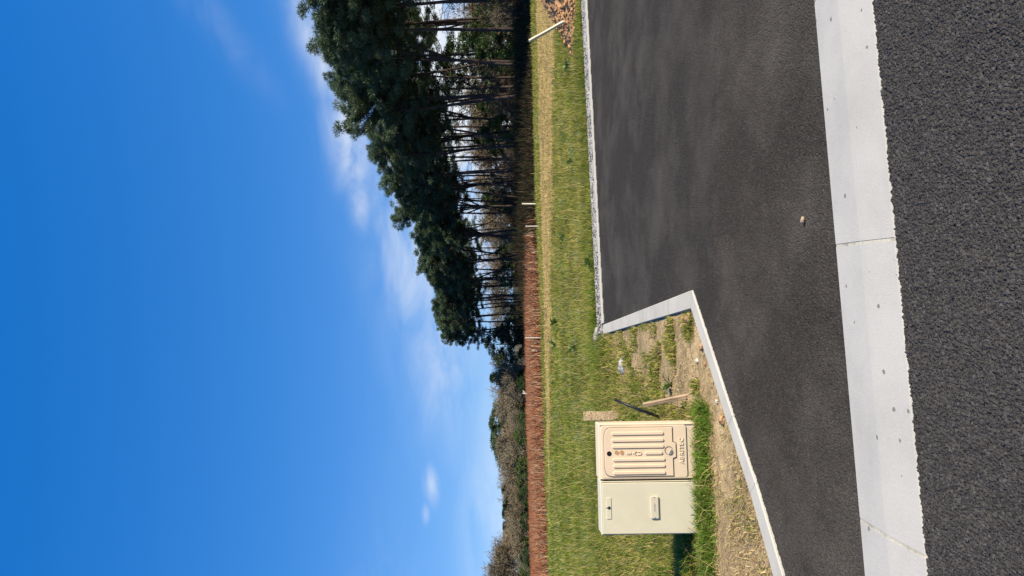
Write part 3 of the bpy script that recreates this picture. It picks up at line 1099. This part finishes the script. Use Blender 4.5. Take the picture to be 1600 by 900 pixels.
def letter(name, ch, size, x, z, y, mat, parent, ext=0.003):
    cu = bpy.data.curves.new(name, 'FONT')
    cu.body = ch
    cu.size = size
    cu.align_x = 'CENTER'
    cu.align_y = 'CENTER'
    cu.extrude = ext
    cu.bevel_depth = 0.0008
    cu.resolution_u = 3
    o = bpy.data.objects.new(name, cu)
    COL.objects.link(o)
    dg = bpy.context.evaluated_depsgraph_get()
    me = bpy.data.meshes.new_from_object(o.evaluated_get(dg))
    bpy.data.objects.remove(o)
    me.materials.clear()
    me.materials.append(mat)
    me.transform(Matrix.Translation((x, y, z)) @ Matrix.Rotation(math.pi / 2, 4, 'X'))
    return mobj(name, me, parent)


WW, WH = 0.452, 0.835
wc = tag(empty('water_cabinet', cab_at(0.2275), ANG), 'beige water meter cabinet with ribbed door marked EAU', 'utility cabinet')
box('body', M['beige'], (0, 0.115, WH / 2), (WW, 0.23, WH), 0.010, wc)
fx = lambda w: WW / 2 - w            # distance from the right edge
fz = lambda t: WH - t                # distance from the top
pan = plate('front_panel', M['beige'], rrect(fx(0.440), fx(0.018), fz(0.715), fz(0.020), 0.022), 0.002, -0.010, wc, 0.005, 3)


def door_outline(grow=0.0):
    L, Rr, top, bot = fx(0.424) - grow, fx(0.036) + grow, fz(0.045) + grow, fz(0.600) - grow
    pts = []
    mid = (L + Rr) / 2
    hw = (Rr - L) / 2
    pts += [(L, bot), (fx(0.285) - grow, bot), (fx(0.275) - grow, bot - 0.026), (fx(0.165) + grow, bot - 0.026), (fx(0.155) + grow, bot), (Rr, bot)]
    for i in range(17):                      # arched head with rounded shoulders
        a = math.radians(90 * i / 16)
        pts.append((mid + hw * math.cos(a) ** 0.32 if math.cos(a) > 1e-6 else mid, top - 0.085 + 0.085 * math.sin(a) ** 0.6))
    for i in range(15, -1, -1):
        a = math.radians(90 * i / 16)
        pts.append((mid - hw * math.cos(a) ** 0.32, top - 0.085 + 0.085 * math.sin(a) ** 0.6))
    return pts


plate('door_gap_shade', M['recess_shade'], door_outline(0.0045), -0.009, -0.0112, wc)  # dark sheet behind the door, the gap's shade put into its colour
wd = plate('door', M['beige'], door_outline(0.0), -0.0105, -0.019, wc, 0.004, 3)
for i, wpos in enumerate((0.082, 0.136, 0.187, 0.240, 0.291, 0.342, 0.396)):
    t0, t1 = (0.371, 0.515) if i == 3 else (0.105 + 0.006 * (i > 3), 0.528 + 0.006 * (i > 3))
    plate('rib', M['beige'], rrect(fx(wpos + 0.0135), fx(wpos - 0.0135), fz(t1), fz(t0), 0.013), -0.0185, -0.0275, wd, 0.005, 3)
for ch, t in zip('EAU', (0.243, 0.287, 0.330)):
    letter('letter', ch, 0.046, fx(0.240), fz(t), -0.020, M['beige'], wd, 0.004)
for ch_t, flip in ((0.142, 1), (0.184, -1)):
    cxm, czm = fx(0.232), fz(ch_t)
    pts = []
    for i in range(16):
        a = 2 * math.pi * i / 16
        rr = 0.017 * (1 + (0.55 * max(0, math.cos(a - math.radians(215 if flip < 0 else 235))) ** 3))
        zz = rr * math.sin(a)
        pts.append((cxm + rr * math.cos(a), czm + zz * 0.95))
    plate('emblem_half', M['brown'], pts, -0.018, -0.0205, wd, 0.001)
plate('finger_hole', M['black'], disc(fx(0.241), fz(0.083), 0.0195), -0.018, -0.0206, wd)
lk = plate('lock_recess', M['recess_shade'], disc(fx(0.222), fz(0.566), 0.034), -0.0185, -0.0202, wd)  # flat dark disc, its colour stands for the shade inside the recess
plate('lock_cover', M['beige'], [p for p in disc(fx(0.226), fz(0.570), 0.029, 32)], -0.020, -0.0222, wd)
half = [(fx(0.232) + 0.024 * math.cos(math.radians(a)), fz(0.573) + 0.024 * math.sin(math.radians(a))) for a in range(150, 331, 12)]
plate('lock_cam', M['metal'], half, -0.0218, -0.026, wd, 0.001)
for i, ch in enumerate('ABRITEC'):
    xs_ = [0.314, 0.281, 0.248, 0.224, 0.200, 0.171, 0.139]
    letter('letter', ch, 0.047, fx(xs_[i]), fz(0.672), -0.011, M['beige'], pan, 0.004)
box('plinth', M['beige'], (0, 0.12, -0.055), (WW - 0.012, 0.20, 0.13), 0.006, wc)
for w_ in (0.012, 0.440):
    box('edge_lip', M['beige'], (fx(w_), -0.002, WH / 2 + 0.02), (0.010, 0.012, WH - 0.06), 0.003, wc)

EW, EH = 0.428, 0.828
ec = tag(empty('electric_cabinet', cab_at(0.4620 + EW / 2), ANG), 'plain cream electricity cabinet with a small name plate, left of the ribbed one', 'utility cabinet')
box('body', M['cream'], (0, 0.115, EH / 2), (EW, 0.22, EH), 0.008, ec)
box('door_gap_shade', M['recess_shade'], (0, 0.002, EH / 2 + 0.010), (EW - 0.018, 0.008, EH - 0.038), 0.0, ec)  # dark box whose colour stands for shade in the gap round the door
ed = box('door', M['cream'], (-0.001, -0.010, EH / 2 + 0.012), (EW - 0.026, 0.020, EH - 0.044), 0.004, ec, 3, Matrix.Rotation(math.radians(-0.8), 3, 'X'))
lp = box('lock_plate', M['cream'], (0.0, -0.0165, EH - 0.062), (0.168, 0.0065, 0.038), 0.002, ed)
plate('keyhole', M['black'], disc(0.004, EH - 0.064, 0.0095), -0.018, -0.0215, ed)
plate('key_escutcheon', M['metal'], disc(0.004, EH - 0.064, 0.014), -0.018, -0.0208, ed)
plate('key_slot', M['black'], rrect(0.0005, 0.0075, EH - 0.050, EH - 0.040, 0.003), -0.018, -0.0212, ed)
npl = box('name_plate', M['cream2'], (0.004, -0.027, EH - 0.428), (0.172, 0.016, 0.062), 0.003, ed)
for sxn in (-0.076, 0.084):
    plate('screw', M['metal'], disc(sxn, EH - 0.428, 0.006, 12), -0.034, -0.0362, ed, 0.001)
plate('printed_mark', M['print'], rrect(-0.026, 0.036, EH - 0.434, EH - 0.421, 0.002), -0.034, -0.0356, ed)
box('plinth', M['cream'], (0, 0.12, -0.055), (EW - 0.02, 0.19, 0.13), 0.006, ec)

# ------------------------------------------------------------------ odds and ends on the verge
ws = stick('wooden_peg', (-0.965, 6.73, -0.05), (-1.056, 6.80, 0.355), 0.044, 0.036, M['wood'], 0.5)
tag(ws, 'short squared wooden peg leaning beside the beige cabinet', 'stake')
V, F = tube([(-1.352, 7.76, -0.05), (-1.26, 7.83, 0.22), (-1.165, 7.90, 0.46)], [0.016, 0.0155, 0.013], 8)
bo = mobj('black_rod', fast_mesh('black_rod', V, F, None, M['black'], True))
tag(bo, 'black plastic rod slanting up behind the beige cabinet', 'rod')
bd = stick('marker_board', (-1.80, 10.75, -0.08), (-1.815, 10.75, 0.525), 0.125, 0.03, M['board'], 0.12 + math.pi / 2)
tag(bd, 'upright piece of chipboard in the grass behind the cabinets', 'board')


def crumple(name, size, seed, mat, label, loc, rz, cat, hgt=0.06):
    nx, ny = 22, 12
    u, v = np.meshgrid(np.linspace(-1, 1, nx), np.linspace(-1, 1, ny))
    sh = 1 - 0.35 * np.abs(vnoise(u * 2, v * 2, seed))
    X, Y = u * size[0] * sh, v * size[1] * sh
    Z = hgt * (0.5 + 0.7 * np.abs(fbm(u * 2.2, v * 2.2, seed, 4))) * np.clip(1.25 - u ** 2 - v ** 2, 0.15, 1)
    ii = np.arange(u.size).reshape(u.shape)
    F = np.stack([ii[:-1, :-1], ii[:-1, 1:], ii[1:, 1:], ii[1:, :-1]], -1).reshape(-1, 4)
    o = mobj(name, fast_mesh(name, np.stack([X, Y, Z], -1).reshape(-1, 3), F, None, mat, False))
    md = o.modifiers.new('thickness', 'SOLIDIFY')
    md.thickness = 0.004
    o.location = (loc[0], loc[1], z_at(*loc) + 0.0)
    o.rotation_euler = (0, 0, rz)
    return tag(o, label, cat)


crumple('plastic_scrap', (0.14, 0.055), 4, M['plastic'], 'pale grey crumpled plastic scrap on the straw by the edging', (-1.10, 10.6), 0.25, 'scrap', 0.10)
crumple('dark_scrap', (0.10, 0.05), 9, M['bark'], 'dark curled scrap lying on the bare verge', (-0.68, 7.95), 0.9, 'scrap', 0.06)


def rock(name, loc, r, mat, label, cat, group=None, sc=(1, 1, 0.7), seed=0):
    bm = bmesh.new()
    bmesh.ops.create_icosphere(bm, subdivisions=3, radius=r)
    rs = np.random.default_rng(seed)
    o3 = rs.uniform(0, 50)
    for v in bm.verts:
        nn = float(fbm(v.co.x / r * 1.1 + o3, v.co.y / r * 1.1 + v.co.z / r * 0.9, seed, 4))
        v.co *= 1 + 0.38 * nn
        v.co.x *= sc[0]
        v.co.y *= sc[1]
        v.co.z *= sc[2]
    o = mobj(name, bm_mesh(name, bm, mat))
    o.location = (loc[0], loc[1], z_at(loc[0], loc[1]) + r * sc[2] * 0.45)
    return tag(o, label, cat, group)


rock('concrete_lump', (-0.95, 13.15), 0.17, M['haunch'], 'pale lump of set concrete where the far edging ends', 'rubble', None, (1.5, 0.9, 0.55), 3)
for i, (x, y, r, lab) in enumerate([(-0.285, 6.52, 0.055, 'orange clay clod in the corner of the edging'),
                                    (-0.31, 6.75, 0.040, 'brown clod just behind the corner clod'),
                                    (-0.49, 6.16, 0.036, 'round orange clod near the edging, past the corner'),
                                    (-0.98, 5.55, 0.045, 'orange clod against the edging halfway to the cabinets'),
                                    (-0.62, 6.05, 0.022, 'small orange clod a little inside the edging')]):
    rock('clay_clod', (x, y), r * 0.85, M['clod'], lab, 'clod', 'clay clods along the verge edging', (1.1, 0.9, 0.75), 20 + i)
for i, (x, y, r, lab) in enumerate([(-1.16, 6.56, 0.026, 'small white stone at the foot of the squared wooden peg'),
                                    (-0.62, 6.30, 0.020, 'small pale stone near the round orange clod'),
                                    (-0.87, 5.72, 0.018, 'tiny pale stone near the middle of the edging')]):
    rock('pebble', (x, y), r, M['stone'], lab, 'stone', 'pale pebbles on the verge', (1, 1, 0.8), 40 + i)
rock('clay_crumb', (0.324, 3.926), 0.017, M['wood'], 'single light brown crumb lying on the footway near the kerb', 'clod', None, (1.3, 0.8, 0.7), 55)
S.objects['clay_crumb'].location.z = 0.009

# weeds with broad leaves
LEAF = None


def leaf_mesh():
    u = np.linspace(0, 1, 7)
    wdt = np.sin(np.clip(u * 0.95 + 0.05, 0, 1) * math.pi) ** 0.8 * 0.16
    V, C = [], []
    for a, b in zip(u, wdt):
        for s_ in (-1, 0, 1):
            V.append((s_ * b, a * 0.93, 0.30 * math.sin(a * 2.4) + 0.05 * abs(s_) * (b / 0.16)))
            C.append((0.125, 0.205, 0.040) if s_ else (0.17, 0.25, 0.07))
    F = []
    for i in range(6):
        for j in range(2):
            F.append((i * 3 + j, i * 3 + j + 1, i * 3 + j + 4, i * 3 + j + 3))
    return fast_mesh('leaf', V, F, C, M['leaves'], True)


LEAF = leaf_mesh()
weeds = [((0.46, 13.85), 0.30, 11, 'bushy green dock plant hard behind the far edging'),
         ((-1.15, 26.0), 0.42, 9, 'dark leafy weed at the edge of the mown tan strip'),
         ((-2.05, 27.2), 0.40, 8, 'leafy weed left of the one on the tan strip edge'),
         ((-1.40, 17.4), 0.34, 10, 'broad leaved weed in mid meadow beyond the concrete lump'),
         ((2.9, 17.6), 0.30, 8, 'broad leaved weed in mid meadow in line with the drive'),
         ((5.3, 18.4), 0.34, 10, 'broad leaved weed beside the soil heap shadow'),
         ((1.35, 20.6), 0.32, 8, 'isolated broad leaved weed far out in the meadow'),
         ((-0.95, 7.35), 0.17, 9, 'low leafy weed beside the black rod')]
for (x, y), size, nl, lab in weeds:
    wroot = tag(empty('dock_weed', (x, y, z_at(x, y))), lab, 'weed', 'broad leaved weeds in the grass')
    for i in range(nl):
        o = bpy.data.objects.new('leaf', LEAF)
        link(o, wroot)
        sc_l = size * random.uniform(0.6, 1.15)
        o.scale = (sc_l, sc_l, sc_l * random.uniform(0.7, 1.6))
        o.rotation_euler = (random.uniform(0.0, 0.75), random.uniform(-0.2, 0.2), 2.399 * i + random.uniform(-0.3, 0.3))

# posts along the far side of the field
for (x, y, hgt, wd_, mt, lab) in [(4.9, 45.0, 0.86, 0.075, 'wood_pale', 'pale post in front of the dark pine trunks'),
                                  (3.15, 39.6, 0.78, 0.055, 'post', 'thin grey post nearer than the pale one'),
                                  (-2.65, 40.4, 0.88, 0.06, 'post', 'taller grey post standing against the bracken'),
                                  (-3.3, 40.3, 0.52, 0.05, 'post', 'shorter grey post standing against the bracken')]:
    z0 = z_at(x, y)
    s_ = stick('fence_post', (x, y, z0 - 0.1), (x + 0.02, y, z0 + hgt), wd_, wd_, M[mt], 0.3, 0.004)
    tag(s_, lab, 'post', 'posts along the far edge of the field')

# ------------------------------------------------------------------ trees
_ONES = 'first second third fourth fifth sixth seventh eighth ninth tenth eleventh twelfth thirteenth fourteenth fifteenth sixteenth seventeenth eighteenth nineteenth'.split()


def ordinal(k):
    if k < 20:
        return _ONES[k - 1]
    t = ('twenty', 'thirty', 'forty')[k // 10 - 2]
    return (t[:-1] + 'ieth') if k % 10 == 0 else t + '-' + _ONES[k % 10 - 1]




def rand_dir(n):
    v = rng.normal(0, 1, (n, 3))
    return v / (np.linalg.norm(v, axis=1)[:, None] + 1e-9)


def needle_puffs(centers, radii, per, L, wdt, base):
    """needle tufts set round puff centres"""
    n = len(centers)
    c = np.repeat(centers, per, 0)
    r = np.repeat(radii, per)
    d = rand_dir(n * per)
    d[:, 2] = d[:, 2] * 0.85 + 0.15
    p = c + d * (r * rng.uniform(0.25, 1.0, n * per))[:, None] * np.array([1, 1, 0.75])
    out = d + 0.75 * rand_dir(n * per) + np.array([0, 0, 0.35])
    out /= np.linalg.norm(out, axis=1)[:, None]
    side = np.cross(out, rand_dir(n * per))
    side /= np.linalg.norm(side, axis=1)[:, None] + 1e-9
    l = (L * rng.uniform(0.6, 1.25, n * per))[:, None]
    w_ = (wdt * rng.uniform(0.7, 1.3, n * per))[:, None]
    V = np.stack([p - side * w_ / 2, p + side * w_ / 2, p + out * l], 1).reshape(-1, 3)
    F = np.arange(n * per * 3).reshape(-1, 3)
    tint = np.repeat(rng.uniform(0.75, 1.25, n), per)[:, None] * rng.uniform(0.85, 1.15, (n * per, 1))
    C = np.repeat(np.array(base) * tint, 3, 0)
    return V, F, C


def pine_proto(k, H, low, spread, lean, fork=False):
    tr, br, cr = Acc(), Acc(), Acc()
    zz = np.linspace(0, 1, 12)
    ph = rng.uniform(0, 6.28, 2)
    bendx = 0.35 * np.sin(zz * 3.0 + ph[0]) + lean * zz ** 1.4
    bendy = 0.35 * np.sin(zz * 2.6 + ph[1])
    bendx -= bendx[0]
    bendy -= bendy[0]
    Pn = np.stack([bendx, bendy, zz * H * 0.97 - 0.3], 1)
    R = rng.uniform(0.105, 0.17) * (1 - zz) ** 0.75 + 0.03
    R[0] *= 1.35
    tr.add(*tube(Pn, R, 8))

    def at(t):
        return np.array([np.interp(t, zz, Pn[:, i]) for i in range(3)])
    if fork:
        s0 = at(0.42)
        e = s0 + np.array([1.3, 0.4, 0.40 * H])
        tr.add(*tube([s0, s0 + (e - s0) * 0.35 + np.array([0.35, 0, 0]), s0 + (e - s0) * 0.7, e], [0.12, 0.10, 0.07, 0.04], 6))
    cen, rad = [], []
    nb = 30
    for i in range(nb):
        t = low + (0.985 - low) * ((i + rng.uniform(0, 0.9)) / nb) ** 0.85
        f = (t - low) / (1 - low)
        ln = spread * (0.45 + 0.95 * math.sin(min(1, f * 1.0 + 0.15) * math.pi * 0.86) ** 0.8) * rng.uniform(0.6, 1.15)
        if f < 0.18:
            ln *= 0.8
        a = i * 2.399 + rng.uniform(-0.4, 0.4)
        up = 0.15 + 0.75 * f + rng.uniform(-0.15, 0.2)
        s0 = at(t)
        d = np.array([math.cos(a), math.sin(a), up])
        d /= np.linalg.norm(d)
        e = s0 + d * ln
        mid = s0 + d * ln * 0.5 + np.array([0, 0, -0.12 * ln + 0.1])
        br.add(*tube([s0, mid, e], [0.055 * (1 - 0.5 * f), 0.035, 0.015], 4, False))
        m_ = 4 if ln > 1.2 else 3
        for j in range(m_):
            q = e + rng.normal(0, 0.29, 3) * np.array([1, 1, 0.6]) - d * ln * 0.13 * j
            cen.append(q)
            rad.append(rng.uniform(0.30, 0.50))
    for j in range(6):
        cen.append(at(1.0) + rng.normal(0, 0.24, 3) + np.array([0, 0, -0.25]))
        rad.append(rng.uniform(0.28, 0.45))
    cr.add(*needle_puffs(np.array(cen), np.array(rad), 190, 0.27, 0.042, (0.070, 0.112, 0.050)))
    # dead snags below the crown
    for i in range(13):
        t = rng.uniform(0.2, low + 0.08)
        a = rng.uniform(0, 6.28)
        ln = rng.uniform(0.5, 2.0)
        s0 = at(t)
        d = np.array([math.cos(a), math.sin(a), rng.uniform(-0.25, 0.45)])
        e = s0 + d * ln
        br.add(*tube([s0, s0 + d * ln * 0.5 + np.array([0, 0, -0.08]), e], [0.035, 0.022, 0.010], 3, False))
        for j in range(3):
            p = s0 + d * ln * rng.uniform(0.4, 0.95)
            br.add(*tube([p, p + rng.normal(0, 0.3, 3)], [0.013, 0.006], 3, False))
    return [('trunk', tr.mesh('pine_trunk', M['bark'], True)), ('branches', br.mesh('pine_branches', M['bark'])), ('crown', cr.mesh('pine_crown', M['needles']))]


PINES = [pine_proto(0, 16.0, 0.60, 1.9, 0.5), pine_proto(1, 16.5, 0.66, 2.0, -0.8), pine_proto(2, 15.5, 0.57, 2.1, 1.2, True),
         pine_proto(3, 17.0, 0.68, 1.7, -0.2), pine_proto(4, 15.0, 0.58, 2.3, -1.4), pine_proto(5, 16.0, 0.62, 1.9, 0.9, True)]


def plant(name, proto, loc, s, rz, label, cat, group=None, sz=None):
    r = empty(name, loc, rz)
    r.scale = (s, s, sz or s)
    tag(r, label, cat, group)
    for nm, me in proto:
        o = bpy.data.objects.new(nm, me)
        if nm != 'trunk':
            o['kind'] = 'stuff'
        link(o, r)
    return r


def clear_view(x, y):
    return abs(x) / y < 0.46


rng = np.random.default_rng(104)
# rows of pines from beyond the right border to the tip of the wood
rowpts = np.array([(44, 38), (34, 43.5), (28, 49.5), (23.0, 55), (19, 69), (15, 83), (10, 104), (0.5, 123), (-7.6, 139), (-9.6, 143)])
seglen = np.concatenate([[0], np.cumsum(np.linalg.norm(np.diff(rowpts, axis=0), axis=1))])
pines = []
for row, (offd, step) in enumerate(((0.0, 2.9), (3.6, 3.3), (7.6, 4.6), (12.0, 7.0))):
    s_ = rng.uniform(0, 1.5)
    while s_ < seglen[-1]:
        t = s_ + rng.uniform(-0.8, 0.8)
        x = np.interp(t, seglen, rowpts[:, 0])
        y = np.interp(t, seglen, rowpts[:, 1])
        ox, oy = 0.94 * offd, 0.34 * offd
        x, y = x + ox + rng.normal(0, 1.0), y + oy + rng.normal(0, 1.2)
        if not (row > 1 and x / y > 0.46):
            pines.append((x, y, row))
        s_ += step
LAB = {0: ('tall dark pine in the front row of the wood', 'front row pines of the wood'),
       1: ('pine with bare dark trunk just behind the front row', 'second row pines of the wood'),
       2: ('pine deep inside the wood, seen between nearer trunks', 'inner pines of the wood'),
       3: ('pine deep inside the wood, seen between nearer trunks', 'inner pines of the wood')}
front = [i for i, p in enumerate(pines) if p[2] == 0 and clear_view(p[0], p[1])]
order = sorted(front, key=lambda i: pines[i][0] / pines[i][1])
for i, (x, y, row) in enumerate(pines):
    lab, grp = LAB[row]
    s_ = rng.uniform(0.93, 1.08) * np.interp(y, [55, 75, 105], [1.08, 1.03, 1.0])
    if i in order:
        k = order.index(i)
        if k == 0:
            lab = 'last pine at the tip of the wood, nearest the low bare trees'
        else:
            lab = 'tall pine, %s in the front row counted from the tip of the wood' % ordinal(k + 1)
    pt = plant('pine_tree', PINES[int(rng.integers(0, 6))], (x, y, z_at(x, y) - 0.05), s_, rng.uniform(0, 6.28), lab, 'tree', grp)
    pt.rotation_euler = (rng.normal(0, 0.035), rng.normal(0, 0.035), pt.rotation_euler.z)

# bare trees


def bare_proto(H, seed, thick=1.0, twigw=0.03, levels=5, col=(0.185, 0.158, 0.108), ivy=0):
    rs = np.random.default_rng(seed)
    wood, tw = Acc(), Acc()
    iv = []

    def grow(p, d, ln, r, lev):
        q = p + d * ln
        mid = (p + q) / 2 + rs.normal(0, 0.05 * ln, 3)
        if lev <= 2:
            wood.add(*tube([p, mid, q], [r, r * 0.85, r * 0.68], 5 if lev < 2 else 4, False), C=np.array(col) * 0.8)
            if ivy and lev <= 1:
                iv.extend([p + (q - p) * t for t in np.linspace(0.1, 1, 5)])
        else:
            a = rs.normal(0, 1, 3)
            sd = np.cross(d, a)
            sd /= np.linalg.norm(sd) + 1e-9
            w0, w1 = max(r * 1.6, twigw), max(r * 0.8, twigw * 0.4)
            V = [p - sd * w0 / 2, p + sd * w0 / 2, q + sd * w1 / 2, q - sd * w1 / 2]
            tw.add(V, [(0, 1, 2), (0, 2, 3)], np.array(col) * rs.uniform(0.75, 1.3))
        if lev >= levels:
            return
        nchild = 3 if lev < 1 else int(rs.integers(3, 5))
        for _ in range(nchild):
            v = d + rs.normal(0, 0.48 if lev else 0.38, 3) + np.array([0, 0, 0.10])
            v /= np.linalg.norm(v)
            t = rs.uniform(0.45, 1.0)
            grow(p + (q - p) * t, v, ln * rs.uniform(0.58, 0.86), r * 0.62, lev + 1)
    for s_ in range(int(rs.integers(1, 4))):
        d = np.array([rs.normal(0, 0.18), rs.normal(0, 0.18), 1.0])
        d /= np.linalg.norm(d)
        grow(np.array([rs.normal(0, 0.3), rs.normal(0, 0.3), -0.2]), d, H * 0.30, 0.012 * H * thick, 0)
    parts = [('trunk', wood.mesh('bare_trunk', M['twigs'])), ('crown', tw.mesh('bare_crown', M['twigs']))]
    if iv:
        V, F, C = needle_puffs(np.array(iv), np.full(len(iv), 0.5), 60, 0.22, 0.14, (0.075, 0.105, 0.03))
        parts.append(('ivy', fast_mesh('ivy', V, F, C, M['leaves'])))
    return parts


BARE = [bare_proto(9, 1, 1.0, 0.045, 6), bare_proto(9, 2, 1.0, 0.045, 6), bare_proto(9, 3, 1.1, 0.05, 6, ivy=1), bare_proto(9, 5, 0.9, 0.045, 6, col=(0.20, 0.155, 0.10))]


def green_proto(H, seed, base, wide=0.42, conif=False):
    rs = np.random.default_rng(seed)
    tr, br = Acc(), Acc()
    tr.add(*tube([(0, 0, -0.3), (0.1, 0, H * 0.3), (0, 0.1, H * 0.75)], [0.02 * H, 0.014 * H, 0.005 * H], 6))
    cen, rad = [], []
    for i in range(90):
        f = rs.uniform(0, 1)
        prof = (1 - f) ** 0.7 if conif else math.sin(min(1, 0.12 + f * 0.88) * math.pi) ** 0.55
        rr = wide * H * prof * (0.55 + 0.45 * rs.uniform(0, 1)) * rs.uniform(0.75, 1.12)
        a = rs.uniform(0, 6.28)
        z = H * (0.10 + 0.86 * f)
        cen.append((rr * math.cos(a), rr * math.sin(a), z))
        rad.append(H * rs.uniform(0.055, 0.095))
        if i % 5 == 0:
            br.add(*tube([(0, 0, z * 0.75), cen[-1]], [0.006 * H, 0.002 * H], 3, False))
    V, F, C = needle_puffs(np.array(cen), np.array(rad), 110, 0.028 * H, 0.016 * H, base)
    return [('trunk', tr.mesh('evergreen_trunk', M['bark'])), ('branches', br.mesh('evergreen_branches', M['bark'])), ('crown', fast_mesh('evergreen_crown', V, F, C, M['leaves']))]


EVER = [green_proto(8, 11, (0.040, 0.062, 0.028), 0.40), green_proto(8, 12, (0.055, 0.082, 0.032), 0.46), green_proto(9, 13, (0.038, 0.060, 0.030), 0.26, True)]
HOLLY = [green_proto(3.6, 21, (0.050, 0.085, 0.026), 0.36), green_proto(3.2, 22, (0.085, 0.125, 0.032), 0.42)]
SHRUB = [bare_proto(3.4, 31, 0.7, 0.022, 5, (0.115, 0.085, 0.06)), bare_proto(3.0, 32, 0.7, 0.022, 5, (0.14, 0.095, 0.06)), bare_proto(3.8, 33, 0.7, 0.022, 5, (0.17, 0.14, 0.10))]


def mesh_top(me):
    a = np.empty(len(me.vertices) * 3, np.float32)
    me.vertices.foreach_get('co', a)
    return float(np.percentile(a[2::3], 99.5))


def far_tree(imgy, topv, d, proto, nat, name, label, group, wide=1.0):
    """a tree of the low far belt: bearing and height given as seen from the road"""
    x = (450 - imgy) / 1200 * d
    z = z_at(x, d)
    hor = 800 + 0.015 * (imgy - 450)
    hgt = (hor - topv) / 1200 * d + 1.5 - z
    s_ = hgt / max(mesh_top(me) for _, me in proto)
    plant(name, proto, (x, d, z), s_ * wide, rng.uniform(0, 6.28), label, 'tree', group, s_)


LB = ('leafless grey brown tree in the low belt behind the bracken', 'bare trees of the far belt')
for j_, (iy, tv, d, k) in enumerate(sorted([(572, 768, 150, 0), (598, 774, 146, 1), (612, 768, 160, 3), (628, 772, 150, 0), (645, 778, 156, 1), (640, 790, 135, 2), (675, 784, 140, 3),
                       (700, 774, 150, 1), (716, 776, 158, 0), (735, 778, 140, 2), (752, 782, 150, 3), (800, 788, 142, 2), (818, 790, 150, 0),
                       (835, 786, 140, 1), (852, 776, 128, 3), (868, 770, 124, 0), (886, 762, 120, 1), (905, 756, 122, 3), (925, 758, 128, 0), (950, 765, 132, 1),
                       (585, 785, 132, 2), (660, 795, 128, 0), (770, 795, 130, 3), (845, 795, 118, 2)])):
    far_tree(iy, tv, d, BARE[k], 8.2, 'bare_tree', 'leafless grey brown tree behind the bracken, %s of its belt counted from the pine wood' % ordinal(j_ + 1), LB[1], wide=1.25)
far_tree(537, 758, 128, EVER[0], 8.0, 'evergreen_tree', 'dark rounded evergreen at the foot of the last pine', None, 1.25)
far_tree(522, 775, 124, EVER[0], 8.0, 'evergreen_tree', 'dark evergreen half hidden under the last pines', None, 1.2)
far_tree(590, 766, 165, EVER[2], 9.0, 'evergreen_tree', 'small dark tree head above the bare trees right of the pale snag', None, 1.4)
far_tree(662, 765, 165, EVER[1], 8.0, 'evergreen_tree', 'broad green domed evergreen behind the bare belt, its right half', None, 1.9)
far_tree(688, 767, 168, EVER[1], 8.0, 'evergreen_tree', 'broad green domed evergreen behind the bare belt, its left half', None, 1.9)
for iy, tv, d in ((765, 784, 160), (778, 788, 158), (790, 786, 162), (803, 785, 160), (823, 786, 165)):
    far_tree(iy, tv, d, EVER[2], 9.0, 'conifer', 'dark pointed conifer in the dip of the far belt', 'conifers of the far belt', 2.0)
for iy, tv, d, k in ((600, 806, 118, 0), (655, 808, 116, 0), (680, 802, 120, 1), (730, 806, 116, 1), (755, 806, 118, 1), (775, 808, 116, 0), (815, 812, 112, 0), (870, 812, 108, 0), (895, 812, 108, 1)):
    far_tree(iy, tv, d, HOLLY[k], 3.5, 'evergreen_bush', 'low dark evergreen bush under the bare far trees', 'bushes of the far belt', 1.7)

# undergrowth below the pines
n_s = 0
for i in range(110):
    t = rng.uniform(0.10, 1.0) * seglen[-1]
    x = np.interp(t, seglen, rowpts[:, 0]) + rng.uniform(-0.5, 14)
    y = np.interp(t, seglen, rowpts[:, 1]) + rng.uniform(-2, 5)
    if x / y > 0.42:
        continue
    k = int(rng.integers(0, 3))
    s_ = rng.uniform(0.7, 1.9)
    if i % 5 == 0:
        plant('evergreen_bush', HOLLY[i % 2], (x, y, z_at(x, y)), s_ * 1.05, rng.uniform(0, 6.28), 'dark evergreen bush growing among the pine trunks', 'bush', 'evergreen bushes under the pines')
    else:
        plant('bare_shrub', SHRUB[k], (x, y, z_at(x, y)), s_, rng.uniform(0, 6.28), 'leafless brown shrub tangled among the pine trunks', 'bush', 'bare shrubs under the pines')
# broadleaved growth at the back of the wood
for iy, tv, d, pr, nat, nm, lab, grp in [(95, 690, 84, EVER[1], 8.0, 'evergreen_tree', 'bright green leafy tree showing between trunks behind the wood', None)] + \
        [(iy, tv, d, BARE[k], 8.2, 'bare_tree', 'leafless tree seen through the pine trunks at the back', 'bare trees behind the pines')
         for iy, tv, d, k in ((20, 705, 96, 3), (55, 730, 100, 0), (150, 715, 104, 2), (190, 735, 110, 1), (235, 720, 118, 3), (280, 738, 126, 0), (320, 745, 130, 2),
                              (365, 748, 140, 1), (410, 752, 148, 3), (450, 758, 156, 0), (490, 762, 160, 2), (-20, 720, 98, 1))]:
    far_tree(iy, tv, d, pr, nat, nm, lab, grp, 1.1)

# pale snag in the bracken
V, F = tube([(-8.6, 62, z_at(-8.6, 62) - 0.1), (-8.55, 62, 0.5), (-8.5, 62, 0.78)], [0.10, 0.085, 0.05], 6)
a_ = Acc()
a_.add(V, F)
V, F = tube([(-8.55, 62, 0.45), (-8.3, 62, 0.75)], [0.05, 0.03], 5)
a_.add(V, F)
tag(mobj('dead_snag', a_.mesh('dead_snag', M['post'], True)), 'pale forked dead snag poking out of the bracken', 'snag')
